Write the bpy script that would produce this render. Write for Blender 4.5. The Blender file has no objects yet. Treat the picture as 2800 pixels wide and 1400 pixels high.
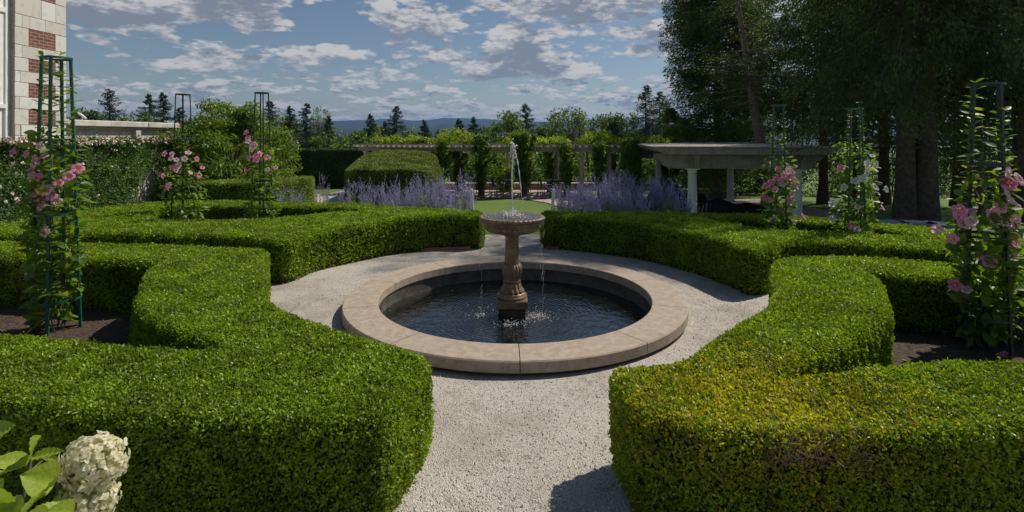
import bpy, math, random
import numpy as np
from mathutils import Vector
from mathutils.geometry import tessellate_polygon
S = bpy.context.scene
COL = S.collection
rng = np.random.default_rng(7)
random.seed(7)
R = math.radians
# ------------------------------------------------------------------ camera
EYE, F, HY = 1.85, 1485.0, 370.0           # eye height, focal length and horizon row of the 2800 px wide photo
cd = bpy.data.cameras.new('camera'); cam = bpy.data.objects.new('camera', cd); COL.objects.link(cam)
cam.location = (0, 0, EYE); cam.rotation_euler = (R(90), 0, 0)
cd.sensor_width = 36; cd.lens = 36 * F / 2800; cd.shift_y = -(700 - HY) / 2800
cd.clip_start = 0.05; cd.clip_end = 30000
S.camera = cam
# ------------------------------------------------------------------ sun, sky, exposure
SUN = Vector((0.50, 0.32, 0.73)).normalized()
sl = bpy.data.lights.new('sun', 'SUN'); so = bpy.data.objects.new('sun', sl); COL.objects.link(so)
sl.energy = 4.9; sl.angle = R(0.5); sl.color = (1, 0.925, 0.80)
so.rotation_euler = (-SUN).to_track_quat('-Z', 'Y').to_euler()
so.location = (30, 20, 40)
S.view_settings.view_transform = 'Standard'; S.view_settings.look = 'None'
S.view_settings.gamma = 1; S.view_settings.exposure = -0.12
W = bpy.data.worlds.new('World'); S.world = W; W.use_nodes = True

class NT:
    """small node-tree helper"""
    def __init__(s, t): s.t = t; t.nodes.clear()
    def n(s, typ, **k):
        x = s.t.nodes.new(typ)
        for a, b in k.items(): setattr(x, a, b)
        return x
    def put(s, sock, v):
        if hasattr(v, 'is_linked'): s.t.links.new(v, sock)
        elif isinstance(v, (tuple, list)) and len(v) == 3 and len(getattr(sock, 'default_value', (0,) * 3)) == 4: sock.default_value = (*v, 1)
        else: sock.default_value = v
    def m(s, op, a, b=None, c=None, clamp=False):
        x = s.n('ShaderNodeMath', operation=op, use_clamp=clamp)
        for i, v in enumerate((a, b, c)):
            if v is not None: s.put(x.inputs[i], v)
        return x.outputs[0]
    def ss(s, v, lo, hi, a=0.0, b=1.0):
        x = s.n('ShaderNodeMapRange', interpolation_type='SMOOTHSTEP')
        for i, q in enumerate((v, lo, hi, a, b)): s.put(x.inputs[i], q)
        return x.outputs[0]
    def mix(s, f, a, b, blend='MIX'):
        x = s.n('ShaderNodeMix', data_type='RGBA', blend_type=blend)
        s.put(x.inputs[0], f); s.put(x.inputs[6], a); s.put(x.inputs[7], b)
        return x.outputs[2]
    def noise(s, vec, scale, detail=4, rough=0.5, dist=0.0):
        x = s.n('ShaderNodeTexNoise')
        if vec is not None: s.put(x.inputs['Vector'], vec)
        x.inputs['Scale'].default_value = scale; x.inputs['Detail'].default_value = detail
        x.inputs['Roughness'].default_value = rough; x.inputs['Distortion'].default_value = dist
        return x.outputs['Fac']

# clouds are part of the world: cumulus on a layer that recedes to the horizon
w = NT(W.node_tree)
tc = w.n('ShaderNodeTexCoord').outputs['Generated']
sep = w.n('ShaderNodeSeparateXYZ'); w.put(sep.inputs[0], tc)
az = w.m('ARCTAN2', sep.outputs[0], sep.outputs[1])
el = w.m('MAXIMUM', sep.outputs[2], 0.0)
W1 = w.ss(el, 0.075, 0.135); W3 = w.m('SUBTRACT', 1.0, w.ss(el, 0.028, 0.062)); W2 = w.m('SUBTRACT', 1.0, w.m('ADD', W1, W3))
def pvec(ku, kv, du, dv, z):
    c = w.n('ShaderNodeCombineXYZ')
    w.put(c.inputs[0], w.m('MULTIPLY_ADD', az, 1 / ku, du)); w.put(c.inputs[1], w.m('MULTIPLY_ADD', el, 1 / kv, dv)); c.inputs[2].default_value = z
    return c.outputs[0]
BAND = ((W1, .150, .055, 1.7), (W2, .090, .027, 4.1), (W3, .050, .012, 7.3))
def field(dv, detail, rough, puff=True, k=1.0):
    tot = 0.0
    for wt, ku, kv, z in BAND:
        p = pvec(ku / k, kv / k, .03, dv, z); q = w.noise(p, 1.0, detail, rough, .25)
        if puff:
            vo = w.n('ShaderNodeTexVoronoi'); vo.feature = 'F1'; w.put(vo.inputs['Vector'], p); vo.inputs['Scale'].default_value = 3.4; vo.inputs['Detail'].default_value = 2.0; vo.inputs['Roughness'].default_value = .6
            q = w.m('MULTIPLY_ADD', w.m('SUBTRACT', .38, vo.outputs['Distance']), .17, q)
        tot = w.m('MULTIPLY_ADD', w.m('MULTIPLY', q, wt), 1.0, tot)
    return tot
# masses of cloud and openings, as azimuth, elevation, widths (radians) and amount
BLOBS = [(.17, .230, .15, .028, .16), (-.20, .215, .12, .035, .13), (-.60, .185, .12, .03, .12), (-.56, .133, .12, .02, .12),
         (-.45, .225, .12, .02, .10), (-.38, .205, .05, .012, -.12), (-.78, .22, .10, .03, -.08), (.26, .13, .05, .014, -.12),
         (.02, .14, .14, .03, .12), (-.42, .16, .10, .012, -.16), (-.33, .145, .10, .018, .12), (.22, .165, .10, .01, -.10), (-.07, .165, .035, .03, -.14), (-.30, .19, .05, .03, -.14)]
def masses(dv):
    tot = None
    for a0, e0, ra, re_, amt in BLOBS:
        dx = w.m('MULTIPLY', w.m('SUBTRACT', az, a0), 1 / ra)
        dy = w.m('MULTIPLY', w.m('SUBTRACT', w.m('ADD', el, dv), e0), 1 / re_)
        g = w.m('EXPONENT', w.m('MULTIPLY', w.m('ADD', w.m('MULTIPLY', dx, dx), w.m('MULTIPLY', dy, dy)), -1.0))
        tot = w.m('MULTIPLY_ADD', g, amt, tot if tot is not None else 0.0)
    return tot
n0 = w.m('ADD', field(0, 8, .55), masses(0))
n1 = w.m('ADD', field(.38, 3, .5), masses(.016))
cover = w.ss(el, 0.0, 0.13, 0.19, 0.140)
hi = w.ss(el, 0.25, 0.38, 0.0, -0.19)
d0 = w.m('ADD', w.m('ADD', n0, cover), hi)
dens = w.ss(d0, 0.505, 0.60)
fine = field(.2, 5, .6, True, 2.3)
lit = w.ss(w.m('SUBTRACT', w.m('MULTIPLY_ADD', cover, .45, n1), w.m('MULTIPLY', w.m('SUBTRACT', fine, 0.5), 1.0)), 0.78, 0.48)
cc = w.mix(lit, (0.38, 0.44, 0.54), (1.05, 1.03, 1.01))
cc = w.mix(w.ss(el, 0.0, 0.10, 0.5, 0.0), cc, (0.52, 0.60, 0.70))
sky = w.n('ShaderNodeTexSky', sky_type='NISHITA', sun_disc=False)
sky.sun_elevation = math.asin(SUN.z); sky.sun_rotation = math.atan2(SUN.x, SUN.y); sky.air_density = 1.0; sky.dust_density = 0.6; sky.ozone_density = 1.6
bg1 = w.n('ShaderNodeBackground'); w.put(bg1.inputs[0], sky.outputs[0]); bg1.inputs[1].default_value = 0.068
bg2 = w.n('ShaderNodeBackground'); w.put(bg2.inputs[0], cc); bg2.inputs[1].default_value = 0.60
mx = w.n('ShaderNodeMixShader'); w.put(mx.inputs[0], w.m('MULTIPLY', dens, 0.95)); w.put(mx.inputs[1], bg1.outputs[0]); w.put(mx.inputs[2], bg2.outputs[0])
wo = w.n('ShaderNodeOutputWorld'); w.put(wo.inputs[0], mx.outputs[0])

# ------------------------------------------------------------------ helpers
def G(px, py, h=0.0):                       # photo pixel -> point on the level plane z = h
    z = F * (EYE - h) / (py - HY)
    return ((px - 1400) * z / F, z)
def A(px, py, z):                           # photo pixel at depth z
    return Vector(((px - 1400) * z / F, z, EYE - (py - HY) * z / F))
def X(px, z): return (px - 1400) * z / F
def Hh(py, z): return EYE - (py - HY) * z / F
def smooth(t): t = np.clip(t, 0, 1); return t * t * (3 - 2 * t)
TY = [-50, 10.1, 13, 16, 20, 26, 40, 80, 150, 600, 3000, 9000]
TH = [0, 0, -.22, -.5, -.85, -1.0, -1.5, -7, -14, -30, -40, -40]
def terr(x, y):
    x = np.asarray(x, float); y = np.asarray(y, float)
    return np.interp(y, TY, TH) - .55 * smooth((x - 2.5) / 2.5) * smooth((y - 12) / 4) * smooth((60 - y) / 30)

def new_mat(name):
    m = bpy.data.materials.new(name); m.use_nodes = True
    return m, NT(m.node_tree)
def pmat(name, c1, c2=None, scale=8.0, rough=0.7, metal=0.0, bump=0.0, bscale=None, detail=6, spec=0.5, c3=None, c3lo=.55, c3hi=.7, c3scale=2.0, coat=0):
    m, t = new_mat(name)
    co = t.n('ShaderNodeTexCoord').outputs['Object']
    b = t.n('ShaderNodeBsdfPrincipled'); o = t.n('ShaderNodeOutputMaterial'); t.put(o.inputs[0], b.outputs[0])
    b.inputs['Roughness'].default_value = rough; b.inputs['Metallic'].default_value = metal; b.inputs['Specular IOR Level'].default_value = spec
    c = c1
    if c2 is not None:
        c = t.mix(t.ss(t.noise(co, scale, detail, .6), .35, .65), c1, c2)
    if c3 is not None:
        c = t.mix(t.ss(t.noise(co, c3scale, 6, .6), c3lo, c3hi), c, c3)
    t.put(b.inputs['Base Color'], c)
    if bump:
        bn = t.n('ShaderNodeBump'); bn.inputs['Strength'].default_value = bump; bn.inputs['Distance'].default_value = 0.01
        t.put(bn.inputs['Height'], t.noise(co, bscale or scale * 3, 6, .6)); t.put(b.inputs['Normal'], bn.outputs[0])
    return m
def leafmat(name, c1, c2, c3=None, trans=0.3, rough=0.42, spec=0.5, var=(0.55, 1.35), vs=1.2, tcol=None, yellow=None):
    m, t = new_mat(name)
    geo = t.n('ShaderNodeNewGeometry'); r = geo.outputs['Random Per Island']; pos = geo.outputs['Position']
    c = t.mix(r, c1, c2)
    if c3 is not None:
        r2 = t.m('FRACT', t.m('MULTIPLY', r, 17.31))
        c = t.mix(t.ss(r2, .86, .94), c, c3)
    if yellow is not None:                  # dry yellow patch: (x, y, z, rx, ry, rz)
        x0, y0, z0, rx, ry, rz = yellow
        s2 = t.n('ShaderNodeSeparateXYZ'); t.put(s2.inputs[0], pos)
        q = None
        for i, (a, b) in enumerate(((x0, rx), (y0, ry), (z0, rz))):
            d = t.m('MULTIPLY', t.m('SUBTRACT', s2.outputs[i], a), 1 / b); d = t.m('MULTIPLY', d, d)
            q = d if q is None else t.m('ADD', q, d)
        g = t.m('EXPONENT', t.m('MULTIPLY', q, -1.0))
        r3 = t.m('FRACT', t.m('MULTIPLY', r, 7.77))
        f = t.ss(t.m('ADD', t.m('MULTIPLY', g, .95), t.m('ADD', t.m('MULTIPLY', t.m('SUBTRACT', t.noise(pos, 9, 4, .65), .5), 1.9), t.m('MULTIPLY', t.m('SUBTRACT', r3, .5), .95))), .52, .78)
        c = t.mix(f, c, t.mix(t.m('FRACT', t.m('MULTIPLY', r, 3.3)), (.42, .42, .02), (.54, .45, .03)))
        c = t.mix(t.m('MULTIPLY', f, t.ss(r3, .90, .96)), c, (.32, .17, .06))
    k = t.ss(t.noise(pos, vs, 4, .6), .3, .7, var[0], var[1])
    c = t.mix(1.0, c, k, 'MULTIPLY') if False else c
    hs = t.n('ShaderNodeHueSaturation'); t.put(hs.inputs['Color'], c); t.put(hs.inputs['Value'], k); c = hs.outputs[0]
    b = t.n('ShaderNodeBsdfPrincipled'); b.inputs['Roughness'].default_value = rough; b.inputs['Specular IOR Level'].default_value = spec
    t.put(b.inputs['Base Color'], c)
    tr = t.n('ShaderNodeBsdfTranslucent')
    t.put(tr.inputs[0], t.mix(1.0, c, tcol or (1.6, 1.7, .5), 'MULTIPLY'))
    mxs = t.n('ShaderNodeMixShader'); mxs.inputs[0].default_value = trans
    t.put(mxs.inputs[1], b.outputs[0]); t.put(mxs.inputs[2], tr.outputs[0])
    o = t.n('ShaderNodeOutputMaterial'); t.put(o.inputs[0], mxs.outputs[0])
    return m

class MB:
    def __init__(s): s.V = []; s.n = 0; s.F = []; s.sm = []; s.mi = []
    def add(s, V, Fc, smooth_=False, mat=0):
        V = np.asarray(V, float).reshape(-1, 3)
        if isinstance(Fc, np.ndarray): s.F.append((Fc + s.n))
        else:
            by = {}
            for f in Fc: by.setdefault(len(f), []).append(f)
            for k, fs in by.items():
                s.F.append(np.array(fs) + s.n); s.sm.append(smooth_); s.mi.append(mat)
            s.V.append(V); s.n += len(V); return s
        s.sm.append(smooth_); s.mi.append(mat); s.V.append(V); s.n += len(V); return s
    def box(s, c, d, rz=0.0, mat=0, bev=0.0):
        x, y, z = d[0] / 2, d[1] / 2, d[2] / 2
        if bev <= 0:
            P = np.array([(a * x, b * y, e * z) for e in (-1, 1) for b in (-1, 1) for a in (-1, 1)])
            Fc = [(0, 2, 3, 1), (4, 5, 7, 6), (0, 1, 5, 4), (2, 6, 7, 3), (0, 4, 6, 2), (1, 3, 7, 5)]
        else:                                # chamfered top and bottom rims
            P = []; 
            for e, k in ((-z, bev), (-z + bev, 0), (z - bev, 0), (z, bev)):
                P += [(-x + k, -y + k, e), (x - k, -y + k, e), (x - k, y - k, e), (-x + k, y - k, e)]
            P = np.array(P); Fc = [(3, 2, 1, 0), (12, 13, 14, 15)]
            for l in range(3):
                for i in range(4):
                    j = (i + 1) % 4; Fc.append((l * 4 + i, l * 4 + j, l * 4 + 4 + j, l * 4 + 4 + i))
        cz, sz = math.cos(rz), math.sin(rz)
        Q = P.copy(); Q[:, 0] = P[:, 0] * cz - P[:, 1] * sz; Q[:, 1] = P[:, 0] * sz + P[:, 1] * cz
        return s.add(Q + np.array(c), Fc, False, mat)
    def lathe(s, prof, c=(0, 0, 0), seg=32, smooth_=True, mod=None, mat=0):
        prof = np.array(prof, float); k = len(prof)
        a = np.linspace(0, 2 * np.pi, seg, endpoint=False)
        r = prof[:, 0][:, None] * np.ones(seg)
        if mod is not None: r = r * mod(prof[:, 1][:, None], a[None, :])
        V = np.stack([r * np.cos(a), r * np.sin(a), prof[:, 1][:, None] * np.ones(seg)], -1).reshape(-1, 3) + np.array(c)
        i, j = np.meshgrid(np.arange(k - 1), np.arange(seg), indexing='ij'); j2 = (j + 1) % seg
        Fq = np.stack([i * seg + j, i * seg + j2, (i + 1) * seg + j2, (i + 1) * seg + j], -1).reshape(-1, 4)
        return s.add(V, Fq, smooth_, mat)
    def tube(s, P, r, seg=6, mat=0, smooth_=True, cap=True):
        P = np.asarray(P, float); n = len(P); r = np.broadcast_to(np.asarray(r, float), (n,))
        T = np.gradient(P, axis=0); T /= np.linalg.norm(T, axis=1)[:, None] + 1e-9
        up = np.array([0, 0, 1.0]) if abs(T[0][2]) < .9 else np.array([1.0, 0, 0])
        U = np.cross(T, up); U /= np.linalg.norm(U, axis=1)[:, None] + 1e-9; Vv = np.cross(T, U)
        a = np.linspace(0, 2 * np.pi, seg, endpoint=False)
        V = (P[:, None] + r[:, None, None] * (np.cos(a)[None, :, None] * U[:, None] + np.sin(a)[None, :, None] * Vv[:, None])).reshape(-1, 3)
        i, j = np.meshgrid(np.arange(n - 1), np.arange(seg), indexing='ij'); j2 = (j + 1) % seg
        Fq = np.stack([i * seg + j, i * seg + j2, (i + 1) * seg + j2, (i + 1) * seg + j], -1).reshape(-1, 4)
        s.add(V, Fq, smooth_, mat)
        if cap:
            s.add(V[:seg], [tuple(range(seg))[::-1]], False, mat); s.add(V[-seg:], [tuple(range(seg))], False, mat)
        return s
    def prism(s, P2, z0, z1, mat=0, fr=None):      # outline in a plane, extruded; fr maps (u, v, w) -> xyz
        n = len(P2); V = [(a, b, z0) for a, b in P2] + [(a, b, z1) for a, b in P2]
        V = np.array([fr(*q) for q in V]) if fr else np.array(V)
        tri = tessellate_polygon([[Vector((a, b, 0)) for a, b in P2]])
        Fc = [tuple(t) for t in tri] + [tuple(i + n for i in t)[::-1] for t in tri] + [(i, (i + 1) % n, n + (i + 1) % n, n + i) for i in range(n)]
        return s.add(V, Fc, False, mat)
    def leaves(s, C, a, nr, L, Wd, fold=0.18, mat=0):
        """two-triangle folded leaves: base C, axis a, face normal nr"""
        C = np.asarray(C, float); n = len(C)
        if n == 0: return s
        L = np.broadcast_to(L, (n,))[:, None]; Wd = np.broadcast_to(Wd, (n,))[:, None]
        a = a / (np.linalg.norm(a, axis=1)[:, None] + 1e-9)
        nr = nr - (nr * a).sum(1)[:, None] * a; nr = nr / (np.linalg.norm(nr, axis=1)[:, None] + 1e-9)
        sd = np.cross(a, nr)
        V = np.stack([C, C + a * L * .5 + sd * Wd * .5 + nr * Wd * fold, C + a * L, C + a * L * .5 - sd * Wd * .5 + nr * Wd * fold], 1).reshape(-1, 3)
        b = np.arange(n)[:, None] * 4
        Fq = np.concatenate([b + [0, 1, 2], b + [0, 2, 3]], 1).reshape(-1, 3)
        return s.add(V, Fq, False, mat)
    def big_leaves(s, C, a, nr, L, Wd, curl=0.15, mat=0):
        """rounded pointed leaves with a midrib fold and a drooping tip (8 triangles)"""
        C = np.asarray(C, float); n = len(C)
        if n == 0: return s
        L = np.broadcast_to(L, (n,))[:, None]; Wd = np.broadcast_to(Wd, (n,))[:, None]
        a = a / (np.linalg.norm(a, axis=1)[:, None] + 1e-9)
        nr = nr - (nr * a).sum(1)[:, None] * a; nr = nr / (np.linalg.norm(nr, axis=1)[:, None] + 1e-9)
        sd = np.cross(a, nr)
        def mid(t, k=1.0): return C + a * L * t - nr * L * curl * t * t * k
        P = [mid(0)]
        for t, wv in ((.22, .36), (.5, .5), (.78, .32)):
            P += [mid(t) + sd * Wd * wv + nr * Wd * .10, mid(t), mid(t) - sd * Wd * wv + nr * Wd * .10]
        P.append(mid(1))
        V = np.stack(P, 1).reshape(-1, 3)
        f = [(0, 1, 2), (0, 2, 3), (1, 4, 5), (1, 5, 2), (2, 5, 6), (2, 6, 3), (4, 7, 8), (4, 8, 5), (5, 8, 9), (5, 9, 6), (7, 10, 8), (8, 10, 9)]
        b = np.arange(n)[:, None] * 11
        Fq = (b[:, :, None] + np.array(f)[None]).reshape(-1, 3)
        return s.add(V, Fq, True, mat)
    def build(s, name, mats, parent=None, loc=None):
        me = bpy.data.meshes.new(name)
        V = np.concatenate(s.V).astype(np.float32)
        if loc is not None: V = V - np.array(loc, np.float32)
        me.vertices.add(len(V)); me.vertices.foreach_set('co', V.ravel())
        idx = np.concatenate([f.ravel() for f in s.F]).astype(np.int32)
        tot = np.concatenate([np.full(len(f), f.shape[1]) for f in s.F]).astype(np.int32)
        st = np.concatenate([[0], np.cumsum(tot)[:-1]]).astype(np.int32)
        me.loops.add(len(idx)); me.loops.foreach_set('vertex_index', idx)
        me.polygons.add(len(tot)); me.polygons.foreach_set('loop_start', st)
        me.polygons.foreach_set('use_smooth', np.concatenate([np.full(len(f), q) for f, q in zip(s.F, s.sm)]).astype(bool))
        me.polygons.foreach_set('material_index', np.concatenate([np.full(len(f), q) for f, q in zip(s.F, s.mi)]).astype(np.int32))
        me.update(calc_edges=True)
        for m in (mats if isinstance(mats, (list, tuple)) else [mats]): me.materials.append(m)
        o = bpy.data.objects.new(name, me); COL.objects.link(o)
        if parent is not None: o.parent = parent; 
        if loc is not None: o.location = loc
        return o
def tag(o, label=None, cat=None, group=None, kind=None):
    for k, q in (('label', label), ('category', cat), ('group', group), ('kind', kind)):
        if q: o[k] = q
    return o
def empty(name, loc, label, cat, group=None, rz=0.0):
    o = bpy.data.objects.new(name, None); COL.objects.link(o); o.location = loc; o.rotation_euler = (0, 0, rz); o.empty_display_size = .2
    return tag(o, label, cat, group)
def copy_tree(o, parent=None):
    c = o.copy(); COL.objects.link(c); c.parent = parent
    for ch in list(o.children): copy_tree(ch, c)
    return c
def rdir(n): q = rng.normal(size=(n, 3)); return q / np.linalg.norm(q, axis=1)[:, None]
def chaikin(P, it=2):
    P = np.array(P, float)
    for _ in range(it):
        Q = np.roll(P, -1, 0); P = np.stack([P * .75 + Q * .25, P * .25 + Q * .75], 1).reshape(-1, 2)
    return P
def inside(P, x, y):
    r = np.zeros(len(x), bool); n = len(P)
    for i in range(n):
        x1, y1 = P[i]; x2, y2 = P[(i + 1) % n]
        c = ((y1 > y) != (y2 > y))
        if abs(y2 - y1) > 1e-12: r ^= c & (x < (x2 - x1) * (y - y1) / (y2 - y1) + x1)
    return r
def edist(P, x, y):
    d = np.full(len(x), 1e9); n = len(P)
    for i in range(n):
        a = P[i]; b = P[(i + 1) % n]; ab = b - a; L2 = ab @ ab + 1e-12
        t = np.clip(((x - a[0]) * ab[0] + (y - a[1]) * ab[1]) / L2, 0, 1)
        d = np.minimum(d, np.hypot(x - a[0] - t * ab[0], y - a[1] - t * ab[1]))
    return d
def area(P): x, y = P[:, 0], P[:, 1]; return .5 * np.sum(x * np.roll(y, -1) - np.roll(x, -1) * y)
def offset(P, d):                            # inwards for counter-clockwise loops
    T = np.roll(P, -1, 0) - np.roll(P, 1, 0); T /= np.linalg.norm(T, axis=1)[:, None] + 1e-9
    N = np.stack([-T[:, 1], T[:, 0]], 1); return P + N * d
def bumps(x, y): return np.sin(x * 43 + 3 * np.sin(y * 17)) * np.sin(y * 39 + 3 * np.sin(x * 19)) + .6 * np.sin(x * 21 + 2 * np.sin(y * 13 + 1)) * np.sin(y * 24 + 1.7)
def wob(x, y): return .5 * np.sin(x * 3.1 + 1.3 * np.sin(y * 2.3)) + .3 * np.sin(y * 4.7 + x * 1.9 + 2) + .2 * np.sin(x * 9.1 - y * 7.3)

# ------------------------------------------------------------------ materials
M = {}
M['box'] = leafmat('boxwood_leaf', (.130, .208, .008), (.228, .312, .014), (.38, .43, .05), trans=.40, rough=.42, spec=.42, var=(.62, 1.25), vs=4.0)
M['box_y'] = leafmat('boxwood_leaf_yellowing', (.134, .208, .008), (.23, .312, .014), (.38, .43, .05), trans=.40, rough=.42, spec=.42, var=(.75, 1.2), vs=2.5, yellow=(1.25, 2.78, .5, .78, .62, .30))
M['core'] = pmat('hedge_twigs', (.012, .016, .005), (.03, .024, .012), 20, .95)
M['yew'] = leafmat('yew_needles', (.018, .05, .010), (.04, .085, .015), (.10, .12, .02), trans=.2, rough=.5, var=(.7, 1.3))
M['privet'] = leafmat('light_hedge_leaf', (.13, .21, .015), (.22, .30, .03), (.32, .30, .05), trans=.3, rough=.45)
M['bark'] = pmat('bark', (.07, .05, .04), (.15, .115, .09), 14, .95, bump=.8, bscale=30)
M['bark_dark'] = pmat('dark_bark', (.06, .045, .035), (.12, .09, .07), 9, .95, bump=.9, bscale=22)
M['bark_pine'] = pmat('pine_bark', (.16, .115, .09), (.30, .225, .18), 12, .9, bump=.9, bscale=25)
M['twig'] = pmat('dry_twig', (.27, .19, .10), (.42, .31, .18), 30, .9)
M['stem'] = pmat('green_stem', (.10, .12, .04), (.16, .10, .06), 12, .7)

# ------------------------------------------------------------------ setting: ground sheets
PC = (0.03, 5.95)                            # centre of the pool
def ground():
    xs = np.unique(np.concatenate([np.linspace(-40, 40, 81), -np.geomspace(40, 9000, 24), np.geomspace(40, 9000, 24)]))
    ys = np.unique(np.concatenate([np.linspace(-30, 10, 21), np.linspace(10, 42, 65), np.geomspace(42, 9000, 40), [10.1, 10.14]]))
    XX, YY = np.meshgrid(xs, ys, indexing='ij'); Z = terr(XX, YY) - .012
    Z = np.where((YY < 10.05) & (YY > -20), -.45, Z)
    n, k = XX.shape
    i, j = np.meshgrid(np.arange(n - 1), np.arange(k - 1), indexing='ij')
    Fq = np.stack([i * k + j, (i + 1) * k + j, (i + 1) * k + j + 1, i * k + j + 1], -1).reshape(-1, 4)
    m, t = new_mat('meadow_grass'); co = t.n('ShaderNodeNewGeometry').outputs['Position']
    b = t.n('ShaderNodeBsdfPrincipled'); b.inputs['Roughness'].default_value = .85
    c = t.mix(t.ss(t.noise(co, .8, 6, .6), .35, .65), (.10, .17, .016), (.15, .22, .022))
    c = t.mix(t.ss(t.noise(co, 60, 3, .6), .3, .7), c, (.07, .13, .014))
    t.put(b.inputs[0], c); bn = t.n('ShaderNodeBump'); bn.inputs['Strength'].default_value = 1; bn.inputs['Distance'].default_value = .02
    t.put(bn.inputs['Height'], t.noise(co, 90, 3, .7)); t.put(b.inputs['Normal'], bn.outputs[0])
    o = t.n('ShaderNodeOutputMaterial'); t.put(o.inputs[0], b.outputs[0])
    ob = MB().add(np.stack([XX, YY, Z], -1), Fq, True).build('ground', m); tag(ob, kind='structure')
    return m
M['grass'] = ground()
def sheet(name, P2, mat, dz=.004, step=.5, hole=None, holes_R=None):
    """a sheet over the terrain inside outline P2 (list of xy)"""
    P = np.array(P2, float)
    ring = []
    for i in range(len(P)):
        a, b = P[i], P[(i + 1) % len(P)]; k = max(1, int(np.linalg.norm(b - a) / step))
        for q in range(k): ring.append(a + (b - a) * q / k)
    import bmesh
    bm = bmesh.new()
    x0, y0 = P.min(0); x1, y1 = P.max(0)
    vs = [bm.verts.new((p[0], p[1], 0)) for p in ring]
    bm.faces.new(vs)
    for k in np.arange(y0 + step, y1, step):
        g = bm.verts[:] + bm.edges[:] + bm.faces[:]
        bmesh.ops.bisect_plane(bm, geom=g, plane_co=(0, k, 0), plane_no=(0, 1, 0))
    for k in np.arange(x0 + step, x1, step * 2):
        g = bm.verts[:] + bm.edges[:] + bm.faces[:]
        bmesh.ops.bisect_plane(bm, geom=g, plane_co=(k, 0, 0), plane_no=(1, 0, 0))
    for q in bm.verts: q.co.z = float(terr(q.co.x, q.co.y)) + dz
    bmesh.ops.recalc_face_normals(bm, faces=bm.faces)
    me = bpy.data.meshes.new(name); bm.to_mesh(me); bm.free(); me.materials.append(mat)
    o = bpy.data.objects.new(name, me); COL.objects.link(o); tag(o, kind='structure'); return o

def gravel_mat():
    m, t = new_mat('gravel'); co = t.n('ShaderNodeNewGeometry').outputs['Position']
    v1 = t.n('ShaderNodeTexVoronoi'); t.put(v1.inputs['Vector'], co); v1.inputs['Scale'].default_value = 150
    v2 = t.n('ShaderNodeTexVoronoi'); t.put(v2.inputs['Vector'], co); v2.inputs['Scale'].default_value = 210
    sp = t.n('ShaderNodeSeparateColor'); t.put(sp.inputs[0], v1.outputs['Color'])
    c = t.mix(sp.outputs[0], (.46, .42, .37), (.66, .61, .545))
    c = t.mix(t.ss(sp.outputs[1], .88, .95), c, (.24, .21, .18))
    c = t.mix(t.ss(t.noise(co, 1.1, 6, .6), .42, .70, 0, .65), c, (.27, .23, .18))     # damp, dirty patches
    c = t.mix(t.ss(t.noise(co, 5, 6, .7), .54, .74, 0, .75), c, (.20, .155, .09))
    b = t.n('ShaderNodeBsdfPrincipled'); b.inputs['Roughness'].default_value = .9; t.put(b.inputs[0], c)
    h = t.m('ADD', t.m('MULTIPLY', v1.outputs['Distance'], -1.0), t.m('MULTIPLY', v2.outputs['Distance'], -.5))
    h = t.m('ADD', h, t.m('MULTIPLY', t.noise(co, 7, 5, .6), 3.0))
    bn = t.n('ShaderNodeBump'); bn.inputs['Strength'].default_value = .9; bn.inputs['Distance'].default_value = .008
    t.put(bn.inputs['Height'], h); t.put(b.inputs['Normal'], bn.outputs[0])
    o = t.n('ShaderNodeOutputMaterial'); t.put(o.inputs[0], b.outputs[0]); return m
M['gravel'] = gravel_mat()
def gravel_court():
    # ring-shaped grid from the pool rim out to the court's rectangular edge
    seg = 180; a = np.linspace(0, 2 * np.pi, seg, endpoint=False); c, s_ = np.cos(a), np.sin(a)
    x0, x1, y0, y1 = -14.0, 14.0, -8.0, 10.1
    with np.errstate(divide='ignore'):
        tx = np.where(c > 0, (x1 - PC[0]) / c, (x0 - PC[0]) / c); ty = np.where(s_ > 0, (y1 - PC[1]) / s_, (y0 - PC[1]) / s_)
    far = np.minimum(np.abs(tx), np.abs(ty)); rings = []
    for q in np.linspace(0, 1, 30) ** 1.8: rings.append(1.74 * (1 - q) + far * q)
    V = []
    for r in rings:
        x = PC[0] + r * c; y = PC[1] + r * s_; V.append(np.stack([x, y, .004 * wob(x, y)], 1))
    V[-1][:, 2] = 0
    V = np.concatenate(V); k = len(rings)
    i, j = np.meshgrid(np.arange(k - 1), np.arange(seg), indexing='ij'); j2 = (j + 1) % seg
    Fq = np.stack([i * seg + j, (i + 1) * seg + j, (i + 1) * seg + j2, i * seg + j2], -1).reshape(-1, 4)
    tag(MB().add(V, Fq, True).build('gravel_court', M['gravel']), kind='structure')
gravel_court()
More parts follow.
